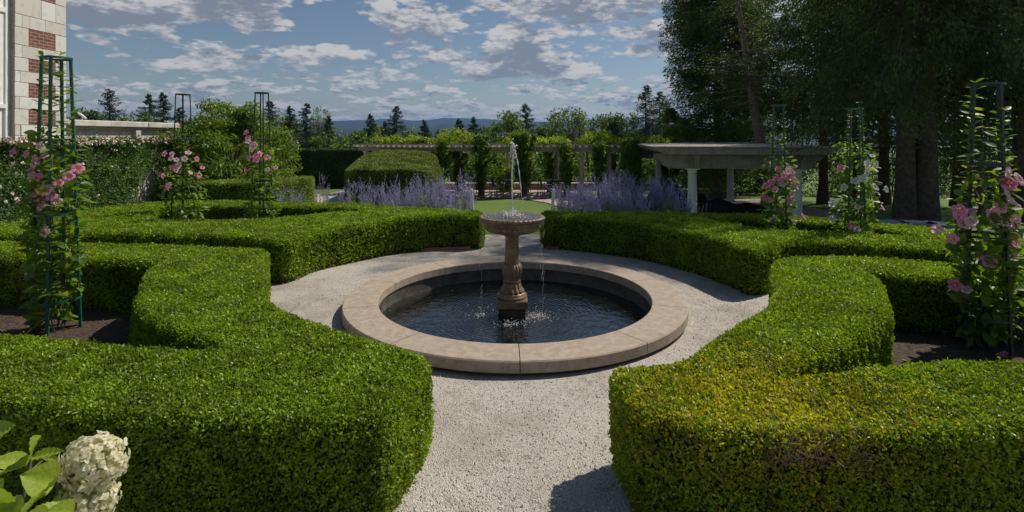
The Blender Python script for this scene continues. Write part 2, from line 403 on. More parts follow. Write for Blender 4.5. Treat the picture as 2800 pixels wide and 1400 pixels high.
def pebbles():
    n = 16000
    z = 2.6 + rng.random(n) ** 1.5 * 6.5; x = (rng.random(n) * 2 - 1) * 1.15 * z * .5
    r = np.hypot(x - PC[0], z - PC[1]); k = (r > 1.86) & (np.abs(x) < 3.6); x, z = x[k], z[k]; n = len(x)
    sz = rng.uniform(.003, .0085, n)
    base = np.array([(1, 0, 0), (0, 1, 0), (-1, 0, 0), (0, -1, 0), (0, 0, .8)])
    an = rng.random(n) * 6.28; ca, sa = np.cos(an), np.sin(an)
    B = base[None] * sz[:, None, None] * rng.uniform(.6, 1.4, (n, 5, 1))
    P = np.stack([B[..., 0] * ca[:, None] - B[..., 1] * sa[:, None] + x[:, None], B[..., 0] * sa[:, None] + B[..., 1] * ca[:, None] + z[:, None], B[..., 2] + .001 + .004 * wob(x, z)[:, None]], -1)
    b = np.arange(n)[:, None, None] * 5
    Fq = (b + np.array([(0, 1, 4), (1, 2, 4), (2, 3, 4), (3, 0, 4)])[None]).reshape(-1, 3)
    m, t = new_mat('pebble'); g = t.n('ShaderNodeNewGeometry'); bs = t.n('ShaderNodeBsdfPrincipled'); bs.inputs['Roughness'].default_value = .85
    t.put(bs.inputs[0], t.mix(g.outputs['Random Per Island'], (.34, .30, .26), (.66, .62, .56))); o = t.n('ShaderNodeOutputMaterial'); t.put(o.inputs[0], bs.outputs[0])
    tag(MB().add(P, Fq).build('loose_gravel', m), 'loose pale pebbles lying on the gravel court round the pool', 'gravel', kind='stuff')
pebbles()
def clippings():
    mb = MB(); n = 2600; z = rng.uniform(2.6, 9, n); x = rng.normal(0, 1.6, n); r = np.hypot(x - PC[0], z - PC[1]); k = (r > 1.88) & (np.abs(x) < .5 * z + .5); x, z = x[k], z[k]; n = len(x)
    a = rdir(n); a[:, 2] *= .2; nr = rdir(n) * .5 + [0, 0, 1]
    mb.leaves(np.column_stack([x, z, .006 + .004 * wob(x, z)]), a, nr, rng.uniform(.006, .016, n), rng.uniform(.004, .008, n))
    m, t = new_mat('dry_clipping'); g = t.n('ShaderNodeNewGeometry'); b = t.n('ShaderNodeBsdfPrincipled'); b.inputs['Roughness'].default_value = .8
    t.put(b.inputs[0], t.mix(g.outputs['Random Per Island'], (.10, .15, .02), (.22, .15, .06))); o = t.n('ShaderNodeOutputMaterial'); t.put(o.inputs[0], b.outputs[0])
    tag(mb.build('leaf_clippings', m), 'tiny dry leaf clippings strewn on the gravel court', 'clippings', kind='stuff')
clippings()
M['soil'] = pmat('soil', (.035, .022, .014), (.085, .055, .038), 22, .98, bump=1.0, bscale=60, c3=(.13, .09, .065), c3scale=45, c3lo=.6, c3hi=.68)

# ------------------------------------------------------------------ boxwood hedges
HH = .55
def hedge(name, label, cat, outerP, mat, hole=None, h=HH, base=0.0, lai=2.3, s0=.0195, sk=.0022, smax=.034, world=False, hfun=None, it=2, aspect=.62, core=None, group=None, side_lai=None, lim=1.12, upright=.38, twigs=None, worn=()):
    O = np.array(outerP, float) if world else np.array([G(p[0], p[1], h) for p in outerP])
    O = chaikin(O, it)
    if area(O) < 0: O = O[::-1]
    loops = [O]
    if hole is not None:
        Hl = np.array(hole, float) if world else np.array([G(p[0], p[1], h) for p in hole])
        Hl = chaikin(Hl, 2)
        if area(Hl) > 0: Hl = Hl[::-1]
        loops.append(Hl)
    hf = hfun or (lambda x, y: h + 0 * x)
    bf = base if callable(base) else (lambda x, y: base + 0 * x)
    mb = MB()
    # dark twiggy core
    ins = [offset(l, .035) for l in loops]
    tri = tessellate_polygon([[Vector((p[0], p[1], 0)) for p in l] for l in ins])
    AL = np.concatenate(ins); zt = hf(AL[:, 0], AL[:, 1]) - .045
    mb.add(np.column_stack([AL, zt]), [tuple(t) for t in tri], False, 1)
    for l in ins:
        zb = bf(l[:, 0], l[:, 1]) - .02; z1 = hf(l[:, 0], l[:, 1]) - .045; n = len(l)
        V = np.concatenate([np.column_stack([l, zb]), np.column_stack([l, z1])])
        mb.add(V, [(i, (i + 1) % n, n + (i + 1) % n, n + i) for i in range(n)], False, 1)
    vis = lambda x, y: (np.abs(x) < lim * np.maximum(y, .1)) & (y > .3)
    sz = lambda y: np.clip(s0 + sk * (y - 2.5), s0, smax)
    # top
    ar = abs(sum(area(l) for l in loops)); a0 = .5 * s0 * s0 * aspect
    lo, hi_ = O.min(0), O.max(0)
    lo[0] = max(lo[0], -lim * hi_[1]); hi_[0] = min(hi_[0], lim * hi_[1])
    smin = sz(np.array([max(lo[1], .5)]))[0]
    N = int(lai * (hi_[0] - lo[0]) * (hi_[1] - lo[1]) / (.5 * smin * smin * aspect))
    x = rng.uniform(lo[0], hi_[0], N); y = rng.uniform(lo[1], hi_[1], N)
    k = (rng.random(N) < (smin / sz(y)) ** 2) & vis(x, y); x, y = x[k], y[k]
    k = inside(O, x, y)
    if len(loops) > 1: k &= ~inside(loops[1], x, y)
    x, y = x[k], y[k]
    d = np.minimum.reduce([edist(l, x, y) for l in loops])
    e = np.clip(1 - d / .07, 0, 1)
    n = len(x)
    z = hf(x, y) - .05 * e ** 2 + .017 * wob(x, y) + .011 * bumps(x, y) - rng.random(n) ** 1.5 * .038 + (rng.random(n) < .07) * rng.random(n) * .028
    s = sz(y) * rng.uniform(.7, 1.25, n)
    ax = rng.normal(size=(n, 3)) * .75; ax[:, 2] = np.abs(ax[:, 2]) * .6 + upright
    nr = rdir(n) * .65; nr[:, 2] += .9
    mb.leaves(np.column_stack([x, y, z]) - ax * s[:, None] * .3, ax, nr, s, s * aspect)
    # sides
    sl_ = side_lai or lai
    for l in loops:
        for i in range(len(l)):
            a, b = l[i], l[(i + 1) % len(l)]; L = np.linalg.norm(b - a)
            if L < 1e-4: continue
            mid = (a + b) / 2
            if not (abs(mid[0]) < lim * 1.05 * max(mid[1], .1) + .5): continue
            t = (b - a) / L; nn = np.array([t[1], -t[0]])
            hgt = float(hf(mid[0], mid[1]) - bf(mid[0], mid[1])); ss_ = sz(np.array([mid[1]]))[0]
            n = rng.poisson(sl_ * .9 * L * hgt / (.5 * ss_ * ss_ * aspect))
            if n < 1: continue
            q = rng.random(n) * L; zz = rng.random(n); px0 = a[0] + a[1]
            off = .012 * wob((a[0] + t[0] * q) * 1.3 + zz * 2, (a[1] + t[1] * q) * 1.3 - zz) + rng.random(n) ** 1.5 * -.032 + .006 + .010 * bumps(q + i * .37 + px0, zz * hgt * 1.1 + 3)
            off -= .05 * np.clip((zz - .88) / .12, 0, 1) ** 2 + .02 * np.clip((.12 - zz) / .12, 0, 1)
            px = a[0] + t[0] * q + nn[0] * off; py = a[1] + t[1] * q + nn[1] * off
            z = bf(px, py) + zz * hgt
            kk = ~((zz * hgt < .07) & (rng.random(n) < .6)); px, py, z, zz = px[kk], py[kk], z[kk], zz[kk]; n = len(px)
            if n < 1: continue
            if worn and nn[1] < -.5:
                kp = np.ones(n, bool)
                for wx, wz_, wrx, wrz in worn: kp &= rng.random(n) > .82 * np.exp(-(((px - wx) / wrx) ** 2 + ((z - wz_) / wrz) ** 2) ** 2)
                px, py, z, zz = px[kp], py[kp], z[kp], zz[kp]; n = len(px)
                if n < 1: continue
            s = ss_ * rng.uniform(.7, 1.25, n)
            ax = rng.normal(size=(n, 3)) * .6; ax[:, :2] += nn * .4; ax[:, 2] += .35
            nr = rdir(n) * .7; nr[:, :2] += nn * .7; nr[:, 2] += .25
            mb.leaves(np.column_stack([px, py, z]) - ax * s[:, None] * .3, ax, nr, s, s * aspect)
    if twigs is not None:                    # bare twigs showing in a worn patch
        (xa, ya, xb, yb, z0, z1, cnt) = twigs
        for _ in range(cnt):
            q = rng.random(); P0 = np.array([xa + (xb - xa) * q, ya + (yb - ya) * q, rng.uniform(z0, z1)])
            dirn = rng.normal(size=3) * [.05, .03, .05]; dirn[2] = abs(dirn[2]) + .01
            mb.tube([P0, P0 + dirn * .6 + rng.normal(size=3) * .008, P0 + dirn], [.0022, .0017, .001], 3, mat=2, cap=False)
    o = mb.build(name, [mat, M['core']] + ([M['twig']] if twigs else []))
    tag(o, label, cat, group)
    return o, loops

HA = [(-500, 1075), (0, 1085), (186, 1115), (372, 1137), (559, 1147), (807, 1149), (960, 1146), (1040, 1132), (1062, 1122), (1110, 1075), (1160, 1015), (1179, 984), (1168, 966), (1087, 938), (932, 898), (838, 867), (758, 833), (729, 805), (724, 755), (733, 700), (733, 682), (720, 676),
      (540, 673), (478, 667), (248, 661), (0, 662), (-500, 660), (-500, 699), (0, 700), (211, 705), (330, 714), (400, 715), (440, 709), (462, 704), (452, 712), (419, 727), (391, 745), (382, 770), (379, 795), (362, 814), (373, 835), (407, 860), (450, 885), (534, 923), (610, 955), (540, 955), (385, 942), (186, 920), (0, 904), (-500, 890)]
HE = [(3400, 1165), (2800, 1160), (2594, 1168), (2407, 1178), (2221, 1176), (2035, 1175), (1890, 1168), (1790, 1148), (1740, 1120), (1695, 1060), (1671, 1003), (1690, 996), (1755, 994), (1848, 980), (1880, 964), (1973, 904), (2040, 862), (2081, 845), (2110, 818), (2120, 792), (2113, 764), (2108, 722), (2116, 708), (2140, 701), (2180, 698), (2270, 697), (2404, 702), (2528, 713), (2637, 720), (2745, 730), (2800, 733), (3400, 775),
      (3400, 825), (2800, 776), (2745, 770), (2637, 758), (2559, 755), (2435, 748), (2390, 741), (2365, 731), (2376, 740), (2413, 764), (2427, 798), (2436, 826), (2428, 850), (2401, 867), (2345, 904), (2271, 942), (2196, 979), (2140, 1026), (2200, 1016), (2314, 1007), (2438, 991), (2594, 982), (2800, 979), (3400, 985)]
HB = [(-500, 642), (0, 640), (193, 638), (466, 638), (621, 643), (700, 651), (786, 660), (848, 634), (973, 614), (1066, 600), (1221, 588), (1290, 588), (1322, 590), (1323, 577), (1290, 574), (1190, 570), (1066, 562), (973, 556), (880, 554), (740, 551), (600, 547), (512, 548), (404, 553), (280, 567), (193, 582), (62, 604), (0, 614), (-500, 640)]
HBh = [(420, 567), (466, 563), (512, 562), (683, 563), (740, 562), (880, 564), (973, 568), (1020, 573), (1000, 576), (910, 577), (864, 584), (786, 590), (740, 601), (621, 599), (512, 600), (420, 601)]
HD = [(1478, 578), (1481, 590), (1540, 590), (1680, 602), (1773, 612), (1850, 627), (1928, 644), (1990, 662), (2046, 681), (2100, 676), (2140, 662), (2217, 656), (2311, 664), (2466, 674), (2590, 683), (2800, 699), (3400, 745), (3400, 700), (2800, 655), (2683, 640), (2590, 623), (2466, 613), (2363, 607), (2264, 597), (2171, 590), (2083, 587), (1897, 581), (1773, 578), (1648, 578), (1540, 577)]
HDh = [(1912, 594), (1960, 592), (2000, 593), (2124, 599), (2248, 609), (2363, 615), (2435, 627), (2528, 646), (2580, 656), (2466, 645), (2373, 638), (2311, 633), (2186, 628), (2093, 627), (2062, 621), (2000, 608), (1960, 602)]
oA, LA = hedge('box_hedge', 'clipped boxwood hedge at near left, curling behind the hydrangea and along the pool', 'hedge', HA, M['box'])
oE, LE = hedge('box_hedge', 'clipped boxwood hedge at near right with a large yellowing dry patch at its tip', 'hedge', HE, M['box_y'], twigs=(1.12, 2.42, 1.55, 2.41, .36, .49, 330), worn=[(1.30, .425, .19, .055), (1.12, .50, .10, .03), (1.62, .46, .10, .03)])
oB, LB = hedge('box_hedge', 'clipped boxwood hedge at far left of the fountain, enclosing two flowering obelisks', 'hedge', HB, M['box'], hole=HBh)
oD, LD = hedge('box_hedge', 'clipped boxwood hedge at far right of the fountain, reaching towards the white-columned arbour', 'hedge', HD, M['box'], hole=HDh)
def bed(name, P2, z=.008):
    P = np.array(P2); tri = tessellate_polygon([[Vector((p[0], p[1], 0)) for p in P]])
    tag(MB().add(np.column_stack([P, np.full(len(P), z)]), [tuple(t) for t in tri]).build(name, M['soil']), kind='structure')
bed('soil_bed', [(-9, 3.4), (-2.4, 3.4), (-2.2, 4.2), (-3.0, 5.2), (-3.6, 6.3), (-9, 6.3)])
bed('soil_bed', [(9, 3.1), (1.8, 3.1), (2.4, 3.9), (3.2, 4.6), (3.3, 5.6), (9, 5.6)])
for L_ in (LB[1], LD[1]): bed('soil_bed', [tuple(p) for p in offset(L_, .15)])
def mulch():
    n = 5000; mb = MB()
    x = np.concatenate([rng.uniform(-5.6, -2.3, n), rng.uniform(2.2, 6, n)]); y = np.concatenate([rng.uniform(3.6, 6, n), rng.uniform(3.3, 5.4, n)])
    C = np.column_stack([x, y, np.full(2 * n, .012)]); a = rdir(2 * n); a[:, 2] *= .25
    nr = rdir(2 * n) * .4; nr[:, 2] += 1
    mb.leaves(C, a, nr, rng.uniform(.008, .03, 2 * n), rng.uniform(.004, .012, 2 * n))
    m, t = new_mat('bark_chips'); g = t.n('ShaderNodeNewGeometry'); b = t.n('ShaderNodeBsdfPrincipled'); b.inputs['Roughness'].default_value = .95
    t.put(b.inputs[0], t.mix(g.outputs['Random Per Island'], (.03, .018, .012), (.17, .12, .085))); o = t.n('ShaderNodeOutputMaterial'); t.put(o.inputs[0], b.outputs[0])
    tag(mb.build('bark_mulch', m), 'dark bark chips scattered over the planting beds inside the hedges', 'mulch', kind='stuff')
mulch()

# ------------------------------------------------------------------ pool and fountain
M['stone'] = pmat('coping_sandstone', (.33, .265, .205), (.41, .335, .26), 14, .8, bump=.35, bscale=110, c3=(.20, .145, .10), c3scale=22, c3lo=.52, c3hi=.8)
M['wall_dark'] = pmat('wet_basin_wall', (.045, .04, .036), (.10, .09, .08), 6, .55, bump=.5, bscale=30, c3=(.15, .14, .125), c3scale=4, c3lo=.55, c3hi=.75)
def pool():
    root = empty('fountain_pool', (PC[0], PC[1], 0), 'round sunken pool rimmed with pinkish sandstone coping slabs', 'pool')
    J = [128, 91, 54.8, 18.7, -16.8, -52.7, -89, -125, -162, -196.6, -232]
    for i in range(10):
        a1, a0 = R(J[i]), R(J[i + 1]); g = .0035
        n = 20; V = []; 
        prof = [(1.455, .035), (1.455, .118), (1.463, .128), (1.80, .128), (1.81, .118), (1.81, .035), (1.80, .03), (1.462, .03)]
        for k in range(n + 1):
            for r, z in prof:
                gg = g / r; a = a0 + gg + (a1 - a0 - 2 * gg) * k / n; V.append((r * math.cos(a), r * math.sin(a), z))
        m = len(prof); Fc = []
        for k in range(n):
            for j in range(m): Fc.append((k * m + j, k * m + (j + 1) % m, (k + 1) * m + (j + 1) % m, (k + 1) * m + j))
        Fc.append(tuple(range(m))[::-1]); Fc.append(tuple(n * m + j for j in range(m)))
        MB().add(V, Fc).build('coping_slab', M['stone'], root)
    MB().lathe([(1.47, .029), (1.50, -.45), (0, -.45)], seg=96).build('basin_wall', M['wall_dark'], root)
    MB().lathe([(1.77, -.05), (1.77, .029), (1.70, .029)], seg=96).build('footing', M['wall_dark'], root)
    # water
    m, t = new_mat('pool_water'); co = t.n('ShaderNodeTexCoord').outputs['Object']
    vl = t.n('ShaderNodeVectorMath', operation='LENGTH'); t.put(vl.inputs[0], co); r = vl.outputs['Value']
    nz = t.noise(co, 2.2, 3, .5)
    ph = t.m('ADD', t.m('MULTIPLY', r, 120.0), t.m('MULTIPLY', nz, 6.0))
    ring = t.m('MULTIPLY', t.m('SINE', ph), t.ss(r, .15, 1.2, 1.0, .05))
    hgt = t.m('ADD', t.m('MULTIPLY', ring, .36), t.m('ADD', t.m('MULTIPLY', t.noise(co, 9, 3, .55, .6), 1.6), t.m('MULTIPLY', t.m('MULTIPLY', t.noise(co, 45, 2, .5), t.ss(r, .1, .9, 1, 0)), 1.6)))
    bn = t.n('ShaderNodeBump'); bn.inputs['Strength'].default_value = .55; bn.inputs['Distance'].default_value = .012; t.put(bn.inputs['Height'], hgt)
    b = t.n('ShaderNodeBsdfPrincipled'); b.inputs['Base Color'].default_value = (.004, .006, .005, 1); b.inputs['Roughness'].default_value = .035
    b.inputs['IOR'].default_value = 1.5; b.inputs['Specular IOR Level'].default_value = .9
    t.put(b.inputs['Normal'], bn.outputs[0]); o = t.n('ShaderNodeOutputMaterial'); t.put(o.inputs[0], b.outputs[0])
    wt = MB().lathe([(0.0, 0), (.3, 0), (.8, 0), (1.478, 0)], seg=96).build('water', m); wt.location = (PC[0], PC[1], -.125)
    tag(wt, kind='structure')
    # fallen leaves floating
    n = 46; an = rng.uniform(0, 6.28, n); rr = rng.uniform(.7, 1.42, n)
    k = np.sin(an) > -.3; an, rr = an[k], rr[k]; n = len(an)
    C = np.column_stack([PC[0] + rr * np.cos(an), PC[1] + rr * np.sin(an), np.full(n, -.121)]); a = rdir(n); a[:, 2] = 0; nr = np.tile([0, 0, 1.0], (n, 1))
    tag(MB().leaves(C, a, nr, rng.uniform(.01, .022, n), .009, 0).build('floating_leaves', pmat('fallen_leaf', (.35, .33, .12), (.25, .2, .07), 40, .6)), 'tiny fallen leaves floating on the dark pool water', 'leaves', kind='stuff')
pool()
M['fount'] = pmat('fountain_stone', (.155, .10, .058), (.27, .19, .115), 9, .38, bump=.5, bscale=45, c3=(.13, .085, .05), c3scale=6, c3lo=.5, c3hi=.72)
M['fount_wet'] = pmat('wet_plinth_stone', (.016, .013, .011), (.035, .028, .022), 10, .25, bump=.4, bscale=40)
def water_mat(name, white=.8, tr=.55):
    m, t = new_mat(name); b = t.n('ShaderNodeBsdfPrincipled'); b.inputs['Base Color'].default_value = (white, white, white, 1)
    b.inputs['Roughness'].default_value = .12; b.inputs['IOR'].default_value = 1.33; b.inputs['Transmission Weight'].default_value = tr
    o = t.n('ShaderNodeOutputMaterial'); t.put(o.inputs[0], b.outputs[0]); return m
M['jet'] = water_mat('spray_water', .92, .35)
M['drop'] = water_mat('falling_water', .9, .5)
FX, FY = 0.0, 5.95
def fountain():
    root = empty('stone_fountain', (FX, FY, -.125), 'tan stone fountain with fluted stem and wide gadrooned bowl standing in the pool', 'fountain')
    z0 = .125
    mb = MB(); mb.box((0, 0, (-.3 + z0 + .0 + z0) / 2 + .0), (.29, .29, .30 + .0 - .0), mat=0)
    mb.build('plinth_block', M['fount_wet'], root)
    MB().box((0, 0, z0 + .035), (.335, .335, .085), bev=.008).build('plinth_cap', M['fount'], root)
    zb = z0 + .078
    MB().lathe([(0, 0), (.158, 0), (.164, .012), (.160, .028), (.148, .034), (.150, .046), (.138, .058), (.128, .062), (.0, .062)], (0, 0, zb), 64).build('base_moulding', M['fount'], root)
    fl = lambda k, amp, ph=0: (lambda z, a: 1 + amp * (np.abs(np.sin(a * k / 2 + ph)) - .6))
    MB().lathe([(.128, .0), (.132, .015), (.118, .03), (.103, .06), (.094, .09), (.088, .105)], (0, 0, zb + .062), 120, mod=fl(14, .13)).build('leaf_collar', M['fount'], root)
    MB().lathe([(.075, .0), (.092, .01), (.094, .018), (.083, .024), (.090, .05), (.101, .085), (.107, .12), (.108, .15), (.104, .18), (.090, .20), (.078, .212)], (0, 0, zb + .165), 144, mod=fl(16, .11)).build('lobed_bulb', M['fount'], root)
    zs = zb + .375
    mb = MB(); mb.lathe([(.084, 0), (.088, .008), (.084, .016)], (0, 0, zs), 48)
    mb.lathe([(.077, .016), (.076, .06), (.072, .18), (.070, .27), (.072, .285)], (0, 0, zs), 160, mod=lambda z, a: 1 + .07 * (np.abs(np.cos(a * 8)) - .7))
    mb.lathe([(.072, .285), (.083, .29), (.085, .30), (.08, .31), (.095, .322)], (0, 0, zs), 48)
    mb.build('fluted_stem', M['fount'], root)
    zc = z0 + .76
    mb = MB()
    g = lambda z, a: 1 + .075 * (np.abs(np.sin(a * 16)) - .6)
    mb.lathe([(.07, 0), (.12, .004), (.2, .018), (.262, .038), (.296, .062), (.305, .082), (.298, .092)], (0, 0, zc + .01), 320, mod=g)
    mb.lathe([(.298, .10), (.286, .108), (.29, .12), (.312, .132), (.318, .144), (.312, .15)], (0, 0, zc), 96)
    mb.lathe([(.312, .150), (.335, .158), (.354, .170), (.362, .184), (.360, .196), (.350, .203)], (0, 0, zc), 320, mod=lambda z, a: 1 + .030 * (np.abs(np.sin(a * 20)) - .6))
    mb.lathe([(.350, .203), (.335, .207), (.322, .204), (.30, .19), (.2, .165), (0, .16)], (0, 0, zc), 96)
    bowl = mb.build('bowl', M['fount'], root)
    m, t = new_mat('bowl_water'); co = t.n('ShaderNodeTexCoord').outputs['Object']
    b = t.n('ShaderNodeBsdfPrincipled'); b.inputs['Base Color'].default_value = (.05, .045, .035, 1); b.inputs['Roughness'].default_value = .06; b.inputs['Specular IOR Level'].default_value = .9
    bn = t.n('ShaderNodeBump'); bn.inputs['Strength'].default_value = .8; bn.inputs['Distance'].default_value = .012; t.put(bn.inputs['Height'], t.noise(co, 38, 4, .6, .8)); t.put(b.inputs['Normal'], bn.outputs[0])
    o = t.n('ShaderNodeOutputMaterial'); t.put(o.inputs[0], b.outputs[0])
    MB().lathe([(0, .2035), (.15, .2035), (.331, .2035)], (0, 0, zc), 64).build('bowl_water', m, bowl)
    MB().lathe([(.03, .19), (.028, .215), (.014, .232), (0, .233)], (0, 0, zc), 20).build('nozzle', pmat('bronze', (.08, .06, .03), (.13, .1, .06), 30, .5, .8), bowl)
    # jet: a wobbly rope of water that breaks into a knot and falls on its right
    n = 60; q = np.linspace(0, 1, n); zt = zc + .23; top = 1.715 + .125
    P = np.column_stack([.008 * np.sin(q * 9) * q + .004 * q, .004 * np.sin(q * 14), zt + (top - zt) * q])
    rr = .0058 + .0012 * np.sin(q * 55) + .003 * q * np.abs(np.sin(q * 23)); mb = MB(); mb.tube(P, rr, 8)
    n = 40; q = np.linspace(0, 1, n)
    P = np.column_stack([.012 + .115 * q ** .8, .02 * q, top - .03 - .78 * q ** 1.7])
    rr = np.clip(.008 - .006 * q + .0025 * np.sin(q * 40), .002, 1); rr[q > .72] *= (np.sin(q[q > .72] * 60) > -.2) * .9 + .1
    mb.tube(P, rr, 6)
    def drops(mb, C, r):
        base = np.array([(0, 0, 1.2), (1, 0, 0), (0, 1, 0), (-1, 0, 0), (0, -1, 0), (0, 0, -1.2)])
        f = np.array([(0, 1, 2), (0, 2, 3), (0, 3, 4), (0, 4, 1), (5, 2, 1), (5, 3, 2), (5, 4, 3), (5, 1, 4)])
        k = len(C); V = C[:, None] + base[None] * r[:, None, None] * rng.uniform(.7, 1.3, (k, 6, 1))
        mb.add(V, (np.arange(k)[:, None, None] * 6 + f[None]).reshape(-1, 3), True)
    n = 130; C = rng.normal(size=(n, 3)) * [.013, .012, .04] + [.008, 0, top - .02]; drops(mb, C, rng.uniform(.003, .014, n))
    n = 60; C = rng.normal(size=(n, 3)) * [.02, .02, .12] + [.02, 0, top - .2]; drops(mb, C, rng.uniform(.001, .004, n))
    mb.build('water_jet', M['jet'], root)
    mb = MB()
    for k in range(9):                       # splash crown round the nozzle
        a = rng.uniform(0, 6.28); r0 = rng.uniform(.02, .09); hgt = rng.uniform(.03, .085)
        P = [(r0 * math.cos(a), r0 * math.sin(a), zc + .20), (r0 * 1.15 * math.cos(a), r0 * 1.15 * math.sin(a), zc + .20 + hgt * .6), (r0 * 1.4 * math.cos(a), r0 * 1.4 * math.sin(a), zc + .2 + hgt)]
        mb.tube(P, [.012, .007, .002], 6)
    n = 260; a = rng.uniform(0, 6.28, n); r0 = np.abs(rng.normal(0, .075, n)); z = np.abs(rng.normal(0, .035, n)) * np.exp(-r0 * 6)
    drops(mb, np.column_stack([r0 * np.cos(a), r0 * np.sin(a), zc + .207 + z]), rng.uniform(.002, .008, n))
    n = 240; a = rng.uniform(0, 6.28, n); r0 = rng.uniform(.05, .3, n)
    drops(mb, np.column_stack([r0 * np.cos(a), r0 * np.sin(a), np.full(n, zc + .206)]), rng.uniform(.002, .005, n))
    mb.build('splash', M['jet'], root)['kind'] = 'stuff'
    mb = MB()                                # water strings falling from the rim
    for a0 in np.concatenate([rng.normal(R(182), .16, 15), rng.normal(R(-4), .2, 15), rng.uniform(0, 6.28, 8)]):
        r0 = .345 + rng.normal(0, .006); zz = zc + .17
        while zz > .02:
            ln = rng.uniform(.012, .10); 
            if rng.random() < .20:
                x, y = r0 * math.cos(a0), r0 * math.sin(a0); mb.tube([(x, y, zz), (x, y, max(zz - ln, .005))], [.0017, .0009], 4)
            zz -= ln + rng.uniform(.02, .12)
    mb.build('falling_water', M['drop'], root)['kind'] = 'stuff'
    mb = MB()                                # splashes where the strings land
    for cx, cy, sx, sy, cnt in ((-.24, -.02, .10, .035, 230), (.26, -.06, .10, .07, 330), (0.0, -.27, .10, .05, 180), (.05, .2, .3, .12, 60)):
        C = rng.normal(size=(cnt, 3)) * [sx, sy, 0] + [cx, cy, 0]; C[:, 2] = np.abs(rng.normal(0, .018, cnt)) * (rng.random(cnt) < .6) + .003
        drops(mb, C, rng.uniform(.0015, .0065, cnt))
    mb.build('pool_splash', M['jet'], root)['kind'] = 'stuff'
fountain()
def bricks():
    m = pmat('edging_brick', (.26, .11, .075), (.36, .17, .12), 14, .9, bump=.5)
    for P0, P1, k, lab in ((G(1150, 686), G(1286, 682), 8, 'low red brick edging at the foot of the far left hedge'), (G(1492, 680), G(1530, 682), 2, 'two red edging bricks at the foot of the far right hedge')):
        mb = MB(); a = np.array(P0); b = np.array(P1); rz = math.atan2(b[1] - a[1], b[0] - a[0])
        for i in range(k):
            c = a + (b - a) * (i + .5) / k; L = np.linalg.norm(b - a) / k - .006
            mb.box((c[0], c[1], .012 + rng.normal(0, .003)), (L, .06, .075), rz + rng.normal(0, .02), bev=.004)
        tag(mb.build('brick_edging', m), lab, 'edging')
bricks()

# ------------------------------------------------------------------ obelisks with mandevilla
M['metal_green'] = pmat('green_painted_metal', (.008, .075, .048), (.012, .10, .065), 20, .45)
M['metal_dark'] = pmat('dark_green_metal', (.012, .028, .022), (.02, .045, .035), 20, .5)
M['vine_leaf'] = leafmat('mandevilla_leaf', (.08, .155, .02), (.16, .25, .035), (.26, .30, .04), trans=.45, rough=.45, spec=.45, var=(.75, 1.25), vs=6)
def petal_mat(name, c1, c2, tip):
    m, t = new_mat(name); geo = t.n('ShaderNodeNewGeometry'); co = t.n('ShaderNodeTexCoord').outputs['Object']
    vl = t.n('ShaderNodeVectorMath', operation='LENGTH'); t.put(vl.inputs[0], co)
    oi = t.n('ShaderNodeObjectInfo')
    c = t.mix(oi.outputs['Random'], c1, c2); c = t.mix(t.ss(vl.outputs['Value'], .012, .05), c, t.mix(.5, c, tip))
    b = t.n('ShaderNodeBsdfPrincipled'); b.inputs['Roughness'].default_value = .55; t.put(b.inputs[0], c)
    tr = t.n('ShaderNodeBsdfTranslucent'); t.put(tr.inputs[0], c); mxs = t.n('ShaderNodeMixShader'); mxs.inputs[0].default_value = .55
    t.put(mxs.inputs[1], b.outputs[0]); t.put(mxs.inputs[2], tr.outputs[0]); o = t.n('ShaderNodeOutputMaterial'); t.put(o.inputs[0], mxs.outputs[0]); return m
M['pink'] = petal_mat('pink_petal', (.92, .16, .42), (.95, .40, .58), (.95, .50, .66))
M['pale'] = petal_mat('pale_pink_petal', (.94, .50, .64), (.95, .64, .74), (.95, .76, .82))
M['white'] = petal_mat('white_petal', (.85, .82, .80), (.85, .84, .83), (.86, .85, .84))
M['throat'] = pmat('yellow_throat', (.75, .38, .03), (.8, .5, .08), 60, .6)
def flower_mesh(name, mat, r=.05):
    mb = MB()
    for k in range(5):
        a0 = k * 2 * math.pi / 5; V = []; nn = 4
        for i in range(nn + 1):
            t = i / nn; rr = .009 + (r - .009) * t; wv = (.32 + .52 * math.sin(min(t * 1.15, 1) * math.pi * .55)) * (1 if t < .9 else .72); z = .012 * math.sin(t * 2.4) - .006 * t * t
            for j in (-1, -.5, 0, .5, 1):
                a = a0 + j * wv * .78 + .10 * t; q = rr * (1 - .10 * abs(j) ** 3 * t); V.append((q * math.cos(a), q * math.sin(a), z + .004 * math.sin(j * 5 + k) * t + .0015 * k * t))
        Fc = [(i * 5 + j, i * 5 + j + 1, (i + 1) * 5 + j + 1, (i + 1) * 5 + j) for i in range(nn) for j in range(4)]
        mb.add(V, Fc, True, 0)
    mb.lathe([(.012, .002), (.008, -.004), (.003, -.006)], seg=10, mat=1)
    mb.lathe([(.010, .0), (.007, -.02), (.003, -.045)], seg=8, mat=0)
    me = mb.build(name, [mat, M['throat']]); d = me.data; bpy.data.objects.remove(me); return d
FM = {k: flower_mesh('flower', M[k]) for k in ('pink', 'pale', 'white')}
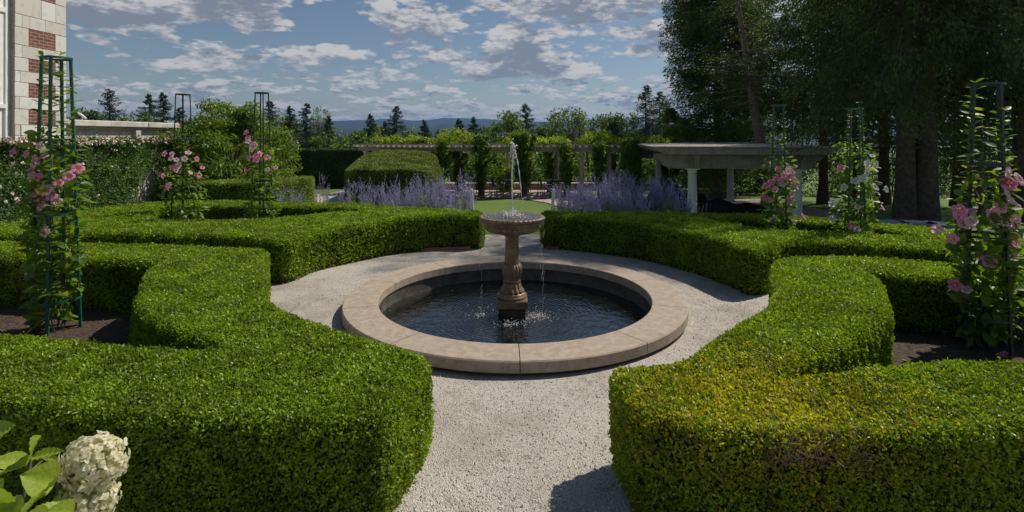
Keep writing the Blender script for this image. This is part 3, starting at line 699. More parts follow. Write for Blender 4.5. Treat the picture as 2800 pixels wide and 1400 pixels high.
def obelisk(x, y, h, rb, rt, mat, label, vlabel, rot, flowers, leaf_n, cols, top_gap=.25, spread=.15, dense_h=1.4, side=None, seed=0, shoots=1.0, lk=1.0, fsc=1.0, lw=.0085):
    global rng
    old = rng; rng = np.random.default_rng(100 + seed)
    root = empty('garden_obelisk', (x, y, 0), label, 'trellis', 'metal obelisks in the hedge beds')
    rad = lambda z: rb + (rt - rb) * (z / h)
    for k in range(4):
        a = rot + k * math.pi / 2; mb = MB()
        pts = [(rad(z) * math.cos(a), rad(z) * math.sin(a)) for z in (0, h)]
        # flat bar legs
        w_ = lw; t_ = lw; tx, ty = -math.sin(a), math.cos(a); rx, ry = math.cos(a), math.sin(a); V = []
        for (px, py), z in zip(pts, (-.05, h)):
            for s1, s2 in ((-1, -1), (1, -1), (1, 1), (-1, 1)): V.append((px + tx * w_ * s1 + rx * t_ * s2, py + ty * w_ * s1 + ry * t_ * s2, z))
        mb.add(V, [(0, 1, 5, 4), (1, 2, 6, 5), (2, 3, 7, 6), (3, 0, 4, 7), (4, 5, 6, 7)]).build('leg', mat, root)
    for z in (.30, h * .43, h * .70, h):
        r = rad(z) + .008; seg = 28; hh = .010
        MB().lathe([(r - .005, z - hh), (r + .005, z - hh), (r + .005, z + hh), (r - .005, z + hh), (r - .005, z - hh)], seg=seg, smooth_=False).build('hoop', mat, root)
    v = empty('mandevilla_vine', (x, y, 0), vlabel, 'vine', 'mandevilla vines on the obelisks')
    mb = MB(); mbl = MB(); tips = []
    for k in range(7):                       # twining stems
        a = rot + (k % 4) * math.pi / 2 + rng.normal(0, .1); zt = (h * rng.uniform(.90, 1.05) if k < 4 else dense_h * rng.uniform(.6, 1.0)) * (shoots if k < 4 else 1)
        q = np.linspace(0, 1, 60); z = q * zt; tw = rng.choice([-1, 1]) * 1.5
        rr = np.array([rad(zz) for zz in z]) * (1 if k < 4 else .55) + .012 * np.sin(z * 22)
        rr = rr * (.25 + .75 * np.clip(q * 6, 0, 1)); an = a + (.10 * np.sin(z * 15 + k) if k < 4 else tw * z)
        P = np.column_stack([rr * np.cos(an), rr * np.sin(an), z]); mb.tube(P, np.linspace(.0055, .002, 60), 5)
        if k < 4:                            # paired leaves up each stem
            zz = np.arange(.35, zt, .047); zz = zz + rng.normal(0, .012, len(zz)); ok = zz < zt; zz = zz[ok]
            for sgn in (1, -1):
                n = len(zz); Pi = np.column_stack([np.interp(zz, z, P[:, i]) for i in range(3)])
                aa = a + sgn * 1.5 + rng.normal(0, .5, n); ax = np.column_stack([np.cos(aa), np.sin(aa), rng.uniform(-.1, .7, n)])
                nr = np.tile([0, 0, 1.0], (n, 1)) + rng.normal(size=(n, 3)) * .3
                L = lk * rng.uniform(.048, .08, n) * np.clip(1.35 - zz / h * .55, .7, 1.4); mbl.big_leaves(Pi, ax, nr, L, L * .45)
    # the dense lower mass
    n = leaf_n; zz = dense_h * rng.beta(1.25, 1.35, n); a = rng.uniform(0, 6.28, n)
    if side is not None: a = np.where(rng.random(n) < .35, side + rng.normal(0, .5, n), a)
    wid = spread * (0.65 + .6 * np.sin(np.clip(zz / dense_h, 0, 1) * 2.6)) ; rr = wid * np.sqrt(rng.uniform(.15, 1.25, n))
    C = np.column_stack([rr * np.cos(a), rr * np.sin(a), zz + .06])
    ax = np.column_stack([np.cos(a), np.sin(a), rng.uniform(-.8, .5, n)]) + rng.normal(size=(n, 3)) * .55
    nr = np.column_stack([np.cos(a) * .5, np.sin(a) * .5, np.full(n, .8)]) + rng.normal(size=(n, 3)) * .45
    L = (.55 + .45 * lk) * rng.uniform(.055, .115, n) * np.clip(1.25 - zz / dense_h * .4, .7, 1.3); mbl.big_leaves(C, ax, nr, L, L * .5)
    mb.build('stems', M['stem'], v); mbl.build('leaves', M['vine_leaf'], v)
    for (dx, dz, kind, sc) in flowers:
        f = bpy.data.objects.new('flower', FM[kind]); COL.objects.link(f); f.parent = v
        dy = -math.sqrt(max(.0004, (spread * 1.25) ** 2 - min(abs(dx), spread * 1.2) ** 2)) * rng.uniform(.95, 1.25) if abs(dx) < spread * 1.2 else rng.normal(-.05, .05)
        f.location = (dx, dy, dz); d = Vector((dx * 3 + rng.normal(0, .25), -.8 + rng.normal(0, .2), .45 + rng.normal(0, .3))).normalized()
        f.rotation_mode = 'QUATERNION'; f.rotation_quaternion = d.to_track_quat('Z', 'Y'); f.scale = (sc * fsc,) * 3
    rng = old
def fl(pts, z, cx):                          # flowers given where the photo shows them, as offsets on the vine
    return [((px - cx) * z / F, EYE - (py - HY) * z / F, k, s) for px, py, k, s in pts]
P_, L_, W_ = 'pink', 'pale', 'white'
z1 = 5.15
obelisk(X(154, z1), z1, 2.58, .19, .112, M['metal_green'], 'tall green metal obelisk in the near left bed', 'mandevilla with hot pink flowers on the near left obelisk', .35,
        fl([(105, 440, P_, 1.05), (78, 415, P_, .9), (135, 445, L_, 1.0), (150, 432, P_, .9), (160, 398, L_, .8), (205, 463, P_, 1.25), (200, 482, P_, 1.1), (150, 480, P_, .95), (125, 478, L_, .9), (92, 470, L_, .8), (142, 522, P_, 1.2), (170, 515, L_, 1.15), (162, 556, P_, 1.1), (185, 546, L_, .95), (172, 624, L_, 1.1), (75, 648, L_, 1.15), (78, 752, L_, .8), (42, 549, L_, .7), (128, 460, P_, .8), (190, 498, P_, .9), (165, 425, L_, .8), (95, 420, L_, .8), (118, 500, P_, .8), (180, 532, P_, 1.0), (148, 540, P_, .9)], z1, 154),
        520, 1, spread=.135, dense_h=1.9, side=3.3, seed=1, fsc=1.0, lw=.0115, lk=1.55)
z2 = 9.3
obelisk(X(500, z2), z2, 2.55, .18, .105, M['metal_dark'], 'dark obelisk in the far left bed nearer the rose wall', 'mandevilla with pale pink flowers on the obelisk nearer the rose wall', .5,
        fl([(482, 418, P_, 1.1), (502, 419, L_, .9), (535, 417, L_, 1.1), (503, 432, L_, 1.0), (515, 435, L_, .9), (532, 433, L_, 1.1), (547, 435, P_, 1.0), (505, 455, P_, 1.1), (518, 450, L_, 1.1), (550, 459, P_, .9), (467, 474, P_, 1.0), (481, 476, P_, 1.1), (549, 479, P_, 1.1), (494, 510, P_, 1.2), (499, 501, L_, 1.1), (540, 470, L_, .8), (512, 462, L_, .9)], z2, 500),
        420, 1, spread=.25, dense_h=1.35, seed=2, shoots=.8)
z3 = 9.0
obelisk(X(716, z3), z3, 2.55, .18, .10, M['metal_dark'], 'dark obelisk in the far left bed nearer the fountain', 'mandevilla with bright pink flowers on the obelisk nearest the fountain', .25,
        fl([(690, 362, P_, 1.0), (678, 382, L_, 1.1), (697, 375, P_, 1.0), (713, 397, L_, 1.3), (722, 425, P_, 1.3), (720, 433, P_, 1.2), (743, 431, P_, 1.2), (698, 430, P_, 1.0), (680, 464, P_, 1.1), (745, 462, L_, .8), (766, 457, L_, .8), (672, 384, L_, .9), (700, 385, L_, 1.0), (706, 408, L_, .9), (730, 418, P_, 1.0)], z3, 716),
        480, 1, spread=.19, dense_h=1.6, seed=3, shoots=.8)
z4 = 8.0
obelisk(X(2129, z4), z4, 2.29, .17, .09, M['metal_green'], 'slender green obelisk standing in front of the white-columned arbour', 'mandevilla covered in pink flowers in front of the white-columned arbour', .3,
        fl([(2112, 462, P_, 1.0), (2133, 462, L_, 1.1), (2145, 470, P_, 1.0), (2098, 497, P_, 1.1), (2085, 508, P_, 1.1), (2092, 504, L_, 1.0), (2113, 488, P_, 1.1), (2132, 486, P_, 1.2), (2122, 478, L_, 1.0), (2155, 486, L_, .9), (2169, 502, P_, 1.1), (2174, 511, L_, 1.0), (2086, 540, P_, 1.1), (2097, 545, L_, .9), (2138, 543, P_, 1.0), (2148, 527, L_, .8), (2100, 598, L_, .9), (2152, 604, L_, .8), (2194, 593, P_, 1.2), (2118, 500, L_, 1.0), (2140, 478, P_, 1.0), (2128, 470, L_, 1.0), (2104, 515, L_, 1.0), (2105, 485, P_, .9)], z4, 2129),
        520, 1, spread=.165, dense_h=1.5, seed=4, shoots=.92)
z5 = 7.5
obelisk(X(2338, z5), z5, 2.22, .16, .09, M['metal_green'], 'slender green obelisk in the far right bed before the dark trunks', 'mandevilla with mostly white flowers in the far right bed', .45,
        fl([(2294, 459, P_, 1.1), (2337, 443, W_, 1.0), (2342, 452, W_, 1.0), (2340, 468, W_, 1.0), (2384, 448, W_, 1.0), (2395, 465, W_, 1.1), (2325, 485, W_, 1.3), (2310, 492, W_, 1.1), (2296, 510, W_, 1.1), (2375, 510, W_, 1.2), (2413, 516, W_, 1.0), (2279, 557, W_, 1.1), (2320, 560, W_, .9), (2383, 570, W_, 1.2), (2395, 565, L_, .9), (2275, 598, W_, 1.2), (2306, 612, P_, 1.1), (2314, 621, W_, 1.0), (2352, 425, W_, .8)], z5, 2338),
        620, 1, spread=.185, dense_h=1.75, seed=5, shoots=1.0)
z6 = 4.7
obelisk(X(2696, z6), z6, 2.29, .21, .12, M['metal_dark'], 'tall dark green obelisk in the near right bed', 'mandevilla with pink flowers on the near right obelisk', .15,
        fl([(2703, 497, P_, 1.35), (2739, 488, L_, 1.3), (2697, 467, L_, .95), (2755, 564, L_, 1.25), (2722, 597, L_, 1.3), (2597, 571, P_, 1.2), (2612, 585, P_, 1.1), (2622, 598, L_, 1.0), (2680, 558, P_, 1.1), (2673, 590, L_, 1.1), (2690, 600, L_, .9), (2568, 628, L_, 1.0), (2575, 645, P_, 1.0), (2656, 702, P_, 1.25), (2608, 778, P_, 1.1), (2622, 785, L_, .9), (2750, 665, P_, 1.1), (2766, 675, L_, 1.15), (2770, 655, P_, 1.1), (2745, 690, L_, .9), (2700, 952, P_, 1.0), (2690, 522, L_, .8), (2630, 610, L_, 1.1), (2706, 542, L_, .9), (2640, 575, L_, .8), (2665, 575, P_, 1.0)], z6, 2696),
        480, 1, spread=.15, dense_h=1.5, seed=6, fsc=1.0, lw=.0105, lk=1.55)

# ------------------------------------------------------------------ hydrangea in the near left corner
def hydrangea():
    root = empty('hydrangea_bush', (-1.35, 1.5, 0), 'hydrangea with cream flower heads and broad lime green leaves at the near left corner', 'shrub')
    m, t = new_mat('hydrangea_leaf'); g = t.n('ShaderNodeNewGeometry'); co = g.outputs['Position']
    c = t.mix(g.outputs['Random Per Island'], (.24, .34, .025), (.34, .42, .045))
    b = t.n('ShaderNodeBsdfPrincipled'); b.inputs['Roughness'].default_value = .5
    c = t.mix(t.ss(t.noise(co, 90, 3, .6), .45, .7, 0, .4), c, (.12, .22, .02))
    t.put(b.inputs[0], c); bn = t.n('ShaderNodeBump'); bn.inputs['Strength'].default_value = .5; bn.inputs['Distance'].default_value = .004
    t.put(bn.inputs['Height'], t.noise(co, 120, 3, .6)); t.put(b.inputs['Normal'], bn.outputs[0])
    tr = t.n('ShaderNodeBsdfTranslucent'); t.put(tr.inputs[0], t.mix(1, c, (1.3, 1.4, .4), 'MULTIPLY')); mxs = t.n('ShaderNodeMixShader'); mxs.inputs[0].default_value = .35
    t.put(mxs.inputs[1], b.outputs[0]); t.put(mxs.inputs[2], tr.outputs[0]); o = t.n('ShaderNodeOutputMaterial'); t.put(o.inputs[0], mxs.outputs[0])
    LMt = m
    org = np.array(root.location)
    def leaf(p0, p1, wd, nrm, drop=.10):
        """heart-based leaf from stalk end p0 to tip p1"""
        p0 = np.array(p0) - org; p1 = np.array(p1) - org; a = p1 - p0; L = np.linalg.norm(a); a /= L
        n = np.array(nrm, float); n -= n @ a * a; n /= np.linalg.norm(n); s = np.cross(a, n); V = []; N = 12; K = 8
        for i in range(N + 1):
            t_ = i / N; w = wd * (max(0, math.sin(math.pi * min(t_ * .96 + .04, 1) ** .72)) ** .85) if i < N else 0.0005
            for j in range(K + 1):
                q = -1 + 2 * j / K; ser = 1 + .035 * math.sin(i * 2.9 + j) if abs(q) > .9 else 1
                V.append(p0 + a * L * (t_ + .03 * abs(q)) + s * w * q * ser + n * (abs(q) * w * .28 - L * drop * t_ * t_ + .0022 * math.cos(i * 3.14159 + abs(q) * 3) * (1 if 0 < i < N else 0)))
        Fc = [(i * (K + 1) + j, i * (K + 1) + j + 1, (i + 1) * (K + 1) + j + 1, (i + 1) * (K + 1) + j) for i in range(N) for j in range(K)]
        MB().add(V, Fc, True).build('leaf', LMt, root)
    D = 1.55
    # photo positions of stalk end and tip, half width, depths
    for (x0, y0, z0_, x1, y1, z1_, wd, nz) in [
        (85, 1253, 1.56, 85, 1198, 1.44, .031, (.1, -.8, .6)), (88, 1250, 1.55, 167, 1228, 1.53, .017, (0, -.45, .9)), (118, 1248, 1.60, 165, 1258, 1.58, .009, (0, -.6, .8)),
        (80, 1262, 1.55, -30, 1262, 1.50, .026, (.1, -.55, .8)), (45, 1282, 1.53, -25, 1300, 1.45, .016, (0, -.6, .8)), (-30, 1195, 1.5, 34, 1163, 1.5, .030, (.1, -.6, .7)),
        (152, 1318, 1.52, 62, 1300, 1.46, .045, (.1, -.7, .6)), (150, 1322, 1.50, 50, 1402, 1.36, .036, (-.3, -.75, .6)), (20, 1395, 1.45, -40, 1330, 1.4, .035, (.1, -.7, .6)),
        (30, 1375, 1.48, 45, 1440, 1.36, .034, (.1, -.8, .6)), (165, 1345, 1.56, 203, 1335, 1.6, .013, (.1, -.7, .6)), (160, 1350, 1.58, 150, 1385, 1.5, .013, (.1, -.8, .5)),
        (200, 1402, 1.5, 130, 1398, 1.45, .03, (.1, -.7, .6)), (110, 1420, 1.45, 170, 1370, 1.5, .028, (.1, -.7, .6)), (-5, 1330, 1.6, 8, 1310, 1.6, .02, (.1, -.8, .5)), (60, 1430, 1.3, 120, 1400, 1.5, .03, (.1, -.7, .6))]:
        leaf(A(x0, y0, z0_), A(x1, y1, z1_), wd, nz)
    mb = MB()
    def st(pts, r): mb.tube(np.array([np.array(A(*p)) - org for p in pts]), r, 7)
    base = (60, 1750, 1.5)
    st([base, (58, 1400, 1.53), (80, 1285, 1.55), (87, 1250, 1.56)], [.006, .005, .004, .003])
    st([base, (150, 1450, 1.58), (158, 1330, 1.57), (190, 1305, 1.6), (225, 1285, 1.62)], [.006, .005, .0045, .004, .003])
    st([(158, 1325, 1.57), (185, 1318, 1.6), (208, 1338, 1.62), (240, 1360, 1.62)], [.004, .003, .003, .003])
    st([(80, 1290, 1.55), (100, 1272, 1.57), (122, 1255, 1.6)], [.002, .002, .002]); st([(82, 1285, 1.55), (65, 1272, 1.55), (45, 1282, 1.53)], [.002, .002, .002])
    st([base, (60, 1500, 1.5), (40, 1385, 1.46), (20, 1350, 1.45)], [.006, .005, .004, .003])
    mb.build('stems', M['stem'], root)
    fm, t = new_mat('cream_floret'); g = t.n('ShaderNodeNewGeometry'); b = t.n('ShaderNodeBsdfPrincipled'); b.inputs['Roughness'].default_value = .6
    c = t.mix(t.ss(g.outputs['Random Per Island'], .55, .95), (.86, .82, .64), (.66, .68, .34)); t.put(b.inputs[0], c)
    tr = t.n('ShaderNodeBsdfTranslucent'); t.put(tr.inputs[0], c); mxs = t.n('ShaderNodeMixShader'); mxs.inputs[0].default_value = .5
    t.put(mxs.inputs[1], b.outputs[0]); t.put(mxs.inputs[2], tr.outputs[0]); o = t.n('ShaderNodeOutputMaterial'); t.put(o.inputs[0], mxs.outputs[0])
    for (px, py, z, rx, rz, n, lab) in ((256, 1262, 1.62, .088, .070, 400, 'upper cream flower head'), (243, 1375, 1.60, .070, .080, 330, 'lower cream flower head')):
        c0 = np.array(A(px, py, z)) - org; d = rdir(n); mbf = MB(); C = c0 + d * [rx, .07, rz] * rng.uniform(.74, 1.10, (n, 1))
        up = rdir(n); t1 = np.cross(d, up); t1 /= np.linalg.norm(t1, axis=1)[:, None]; t2 = np.cross(d, t1)
        tlt = rng.normal(size=(n, 3)) * .35
        for k in range(4):                   # four sepals per floret
            an = k * math.pi / 2 + rng.normal(0, .15, n); a = t1 * np.cos(an)[:, None] + t2 * np.sin(an)[:, None] + d * .25 + tlt
            mbf.big_leaves(C, a, d + rng.normal(size=(n, 3)) * .25, rng.uniform(.010, .017, n), rng.uniform(.011, .016, n), curl=.35)
        hd = mbf.build('flower_head', fm, root); hd['label'] = lab
        MB().lathe([(0, -.8), (.6, -.6), (.85, 0), (.6, .6), (0, .8)], seg=16).build('flower_core', pmat('green_core', (.25, .30, .10), (.4, .42, .2), 30, .8), hd)
        k = hd.children[0]; k.location = c0; k.scale = (rx * .72, .05, rz * .72)
hydrangea()

# ------------------------------------------------------------------ house corner, terrace wall, rose wall
M['marble'] = None
def marble():
    m, t = new_mat('marble_block'); geo = t.n('ShaderNodeNewGeometry'); co = t.n('ShaderNodeTexCoord').outputs['Object']
    r = geo.outputs['Random Per Island']
    c = t.mix(r, (.52, .50, .46), (.70, .69, .66))
    c = t.mix(t.ss(t.m('FRACT', t.m('MULTIPLY', r, 9.7)), .75, .95), c, (.58, .54, .48))
    nn = t.n('ShaderNodeTexNoise'); t.put(nn.inputs['Vector'], co); nn.inputs['Scale'].default_value = 3.5; nn.inputs['Detail'].default_value = 8; nn.inputs['Distortion'].default_value = 1.5
    c = t.mix(t.ss(nn.outputs['Fac'], .5, .75, 0, .5), c, (.36, .34, .33))
    b = t.n('ShaderNodeBsdfPrincipled'); b.inputs['Roughness'].default_value = .7; t.put(b.inputs[0], c)
    bn = t.n('ShaderNodeBump'); bn.inputs['Strength'].default_value = .4; bn.inputs['Distance'].default_value = .01; t.put(bn.inputs['Height'], t.noise(co, 25, 6, .6)); t.put(b.inputs['Normal'], bn.outputs[0])
    o = t.n('ShaderNodeOutputMaterial'); t.put(o.inputs[0], b.outputs[0]); return m
M['marble'] = marble()
M['mortar'] = pmat('mortar', (.30, .27, .24), (.40, .37, .33), 20, .95)
def brick_mat():
    m, t = new_mat('brickwork'); geo = t.n('ShaderNodeNewGeometry'); s2 = t.n('ShaderNodeSeparateXYZ'); t.put(s2.inputs[0], geo.outputs['Position'])
    cb = t.n('ShaderNodeCombineXYZ'); t.put(cb.inputs[0], s2.outputs[1]); t.put(cb.inputs[1], s2.outputs[2])
    br = t.n('ShaderNodeTexBrick'); t.put(br.inputs['Vector'], cb.outputs[0]); br.inputs['Scale'].default_value = 1; br.inputs['Mortar Size'].default_value = .006
    br.inputs['Brick Width'].default_value = .21; br.inputs['Row Height'].default_value = .072; br.offset = .5
    br.inputs['Color1'].default_value = (.13, .042, .03, 1); br.inputs['Color2'].default_value = (.22, .075, .05, 1); br.inputs['Mortar'].default_value = (.38, .33, .29, 1)
    b = t.n('ShaderNodeBsdfPrincipled'); b.inputs['Roughness'].default_value = .85
    t.put(b.inputs[0], t.mix(t.ss(t.noise(geo.outputs['Position'], 30, 4, .6), .5, .8, 0, .6), br.outputs['Color'], (.10, .045, .035)))
    bn = t.n('ShaderNodeBump'); bn.inputs['Strength'].default_value = .7; bn.inputs['Distance'].default_value = .01; bn.invert = True; t.put(bn.inputs['Height'], br.outputs['Fac']); t.put(b.inputs['Normal'], bn.outputs[0])
    o = t.n('ShaderNodeOutputMaterial'); t.put(o.inputs[0], b.outputs[0]); return m
M['brick'] = brick_mat()
M['white'] = pmat('white_paint', (.74, .74, .73), (.82, .82, .80), 6, .5, bump=.1, bscale=40)
def house():
    root = empty('stone_house', (-10.5, 11.5, 0), 'pale marble house corner with red brick panels and a tall white window', 'house')
    o = lambda q: (q[0] + 10.5, q[1] - 11.5, q[2])
    def bx(mb, x0, x1, y0, y1, z0, z1, bev=0): return mb.box(o(((x0 + x1) / 2, (y0 + y1) / 2, (z0 + z1) / 2)), (x1 - x0, y1 - y0, z1 - z0), bev=bev)
    mb = MB(); bx(mb, -16, -10.515, 11.47, 12.78, -.3, 7.5); bx(mb, -16, -10.72, 8.6, 11.47, -.3, 7.5); bx(mb, -16, -10.515, 6.5, 8.6, -.3, 7.5)
    mb.build('wall', M['mortar'], root)
    zz = [-.1, .5, .9, 1.43, 1.84, 2.07, 2.41, 2.673, 2.983, 3.223, 3.513, 3.783, 4.162, 4.434, 4.86, 5.2, 5.6, 6.0, 6.5, 7.0, 7.5]
    brick_c = {(2.07, 2.41), (2.673, 2.983), (3.223, 3.513), (3.783, 4.162), (4.86, 5.2), (5.6, 6.0)}
    splits = {1.84: [11.62, 11.6], 2.41: [11.58, 12.05], 2.983: [11.6], 3.513: [11.64, 12.15], 4.162: [11.64, 11.83, 12.22], 4.434: [12.12, 12.5], 1.43: [11.60, 12.3]}
    mb = MB(); ga = .005
    for i in range(len(zz) - 1):
        a, b = zz[i], zz[i + 1]
        if (a, b) in brick_c:
            bx(mb, -10.60, -10.5, 11.472 + 0, 11.80 - ga, a + ga, b - ga, .006); bx(mb, -10.60, -10.5, 12.49 + ga, 12.79, a + ga, b - ga, .006)
            p = MB(); bx(p, -10.60, -10.508, 11.80, 12.49, a, b).build('brick_panel', M['brick'], root)
        else:
            ys = [11.472] + sorted(q for q in splits.get(a, [11.62 + .5 * ((i * 37) % 10) / 10, 12.3]) if q > 11.5) + [12.79]
            for y0, y1 in zip(ys, ys[1:]):
                if y1 - y0 > .03: bx(mb, -10.60, -10.5, y0 + ga, y1 - ga, a + ga, b - ga, .006)
        # return of the corner towards the window
        bx(mb, -10.70, -10.602, 11.45, 11.47, a + ga, b - ga)
    mb.build('stone_blocks', M['marble'], root)
    fr = MB()
    for (x0, x1, y0, y1, z0, z1) in ((-10.66, -10.60, 11.37, 11.45, 1.0, 7.4), (-10.66, -10.60, 8.6, 11.37, 4.42, 4.52), (-10.66, -10.60, 8.6, 11.37, 2.42, 2.50), (-10.67, -10.63, 11.25, 11.37, 4.52, 7.4),
                                     (-10.67, -10.63, 11.18, 11.37, 2.5, 4.42), (-10.66, -10.60, 8.6, 8.7, 1.0, 7.4), (-10.66, -10.6, 9.95, 10.05, 2.5, 4.42)):
        bx(fr, x0, x1, y0, y1, z0, z1)
    wn = fr.build('window', M['white'], root)
    m, t = new_mat('window_glass'); b = t.n('ShaderNodeBsdfPrincipled'); b.inputs['Base Color'].default_value = (.10, .13, .14, 1); b.inputs['Roughness'].default_value = .06; oo = t.n('ShaderNodeOutputMaterial'); t.put(oo.inputs[0], b.outputs[0])
    p = MB(); bx(p, -10.69, -10.672, 8.6, 11.25, 2.5, 7.4).build('pane', m, wn)
    lp = MB(); bx(lp, -10.69, -10.65, 8.6, 11.37, 1.0, 2.42)
    for y0 in (8.8, 10.1): bx(lp, -10.65, -10.635, y0, y0 + 1.15, 1.2, 2.25)
    lp.build('lower_panel', M['white'], root)
house()
def terrace_wall():
    root = empty('terrace_wall', (-10.85, 14.8, 0), 'weathered pale stone terrace wall with a heavy coping beside the house', 'wall')
    m = pmat('stained_stone', (.42, .39, .35), (.58, .55, .50), 3, .85, bump=.5, bscale=30, c3=(.15, .12, .10), c3scale=2.2, c3lo=.58, c3hi=.75)
    def bx(mb, x0, x1, y0, y1, z0, z1, bev=.01): return mb.box(((x0 + x1) / 2 + 10.85, (y0 + y1) / 2 - 14.8, (z0 + z1) / 2), (x1 - x0, y1 - y0, z1 - z0), bev=bev)
    mb = MB(); z = -.4
    for r, h in enumerate((.55, .5, .45, .45, .45)):
        ys = np.arange(12.8 + (r % 2) * .45 - .45, 17.2, .9)
        for y0 in ys: bx(mb, -11.0, -10.72, max(y0, 12.8) + .004, min(y0 + .9, 17.2) - .004, z + .004, z + h - .004, .006)
        z += h
    mb.build('wall_blocks', m, root)
    bx(MB(), -11.1, -10.66, 12.8, 17.25, 2.0, 2.07).build('drip_moulding', m, root)
    mb = MB()
    for y0 in (12.8, 14.3, 15.75): bx(mb, -11.2, -10.55, y0 + .004, min(y0 + 1.5, 17.3) - .004, 2.07, 2.23, .02)
    mb.build('coping', m, root)
    bx(MB(), -10.72, -10.62, 15.35, 15.55, -.4, 2.0).build('pilaster', m, root)
    lamp = empty('floodlight', (-11.0, 13.9, 2.23), 'small white floodlight on top of the terrace wall', 'lamp')
    MB().tube([(0, 0, 0), (0, 0, .10)], .012, 8).build('stalk', M['white'], lamp)
    MB().tube([(-.11, 0, .19), (-.02, 0, .14), (.10, 0, .05)], [.022, .03, .02], 10).build('lamp_head', M['white'], lamp)
terrace_wall()
M['rose_leaf'] = leafmat('rose_leaf', (.04, .10, .015), (.09, .17, .028), (.20, .26, .09), trans=.28, rough=.5, spec=.4, var=(.6, 1.35), vs=2)
def rose_wall():
    m = pmat('stucco', (.50, .49, .46), (.62, .61, .58), 4, .9, bump=.3, bscale=60, c3=(.3, .29, .27), c3lo=.6)
    wl = MB().box((-10.2, 13.3, .75), (.25, 8.6, 1.7), bev=.02).build('garden_wall', m); tag(wl, 'pale stuccoed garden wall showing through a gap in the climbing roses', 'wall')
    root = empty('climbing_rose', (-10.0, 13.2, 0), 'dense climbing rose on the garden wall, edged with blush blooms along its top', 'rose')
    mb = MB(); n = 62000
    y = rng.uniform(8.6, 17.4, n); z = rng.uniform(-.05, 1.0, n) ** .9 * 1.72; 
    gap = np.exp(-((y - 14.6 - (z - .5) * .55) / .42) ** 2) * smooth((1.25 - z) / .5)
    k = rng.random(n) > gap * 1.15; y, z = y[k], z[k]; n = len(y)
    bul = .22 + .10 * wob(y * 1.2, z * 1.5) + .06 * np.sin(z * 3)
    x = -10.02 + bul * rng.uniform(.35, 1, n) ** .5
    s = rng.uniform(.04, .075, n)
    ax = rng.normal(size=(n, 3)) * .7 + [.4, -.1, -.35]; nr = rdir(n) * .6 + [.6, -.2, .5]
    mb.leaves(np.column_stack([x + 10, y - 13.2, z]), ax, nr, s, s * .6)
    n = 9000; y = rng.uniform(8.6, 17.4, n); x = rng.uniform(-10.35, -9.75, n); z = 1.68 + rng.normal(0, .05, n) + .04 * np.sin(y * 5)
    mb.leaves(np.column_stack([x + 10, y - 13.2, z]), rng.normal(size=(n, 3)) + [0, 0, .3], rdir(n) * .6 + [0, 0, .7], .055, .034)
    mb.build('leaves', M['rose_leaf'], root)
    mb = MB()
    for k in range(14):
        y0 = 14.2 + rng.normal(0, .35); q = np.linspace(0, 1, 12); P = np.column_stack([.10 + .06 * np.sin(q * 5 + k), y0 - 13.2 + (rng.uniform(-.2, 1.3)) * q ** 1.3, q * 1.5]); mb.tube(P, np.linspace(.014, .005, 12), 5)
    mb.build('stems', pmat('rose_cane', (.16, .15, .06), (.24, .17, .10), 10, .7), root)
    n = 430; y = rng.uniform(8.8, 17.2, n); C = np.column_stack([rng.uniform(-.25, .34, n), y - 13.2, 1.70 + rng.normal(0, .045, n)])
    m2 = 30; C = np.concatenate([C, np.column_stack([np.full(m2, .32), rng.uniform(8.8, 17.2, m2) - 13.2, rng.uniform(.4, 1.7, m2)])]); mb = MB(); n = len(C)
    for k in range(9):
        a = rdir(n); mb.big_leaves(C, a, rdir(n) + [.3, -.3, .3], .042, .045, curl=.5)
    fm, t = new_mat('blush_petal'); g = t.n('ShaderNodeNewGeometry'); b = t.n('ShaderNodeBsdfPrincipled'); t.put(b.inputs[0], t.mix(g.outputs['Random Per Island'], (.78, .52, .50), (.82, .72, .66))); oo = t.n('ShaderNodeOutputMaterial'); t.put(oo.inputs[0], b.outputs[0])
    bl = mb.build('blooms', fm, root); bl['kind'] = 'stuff'
rose_wall()

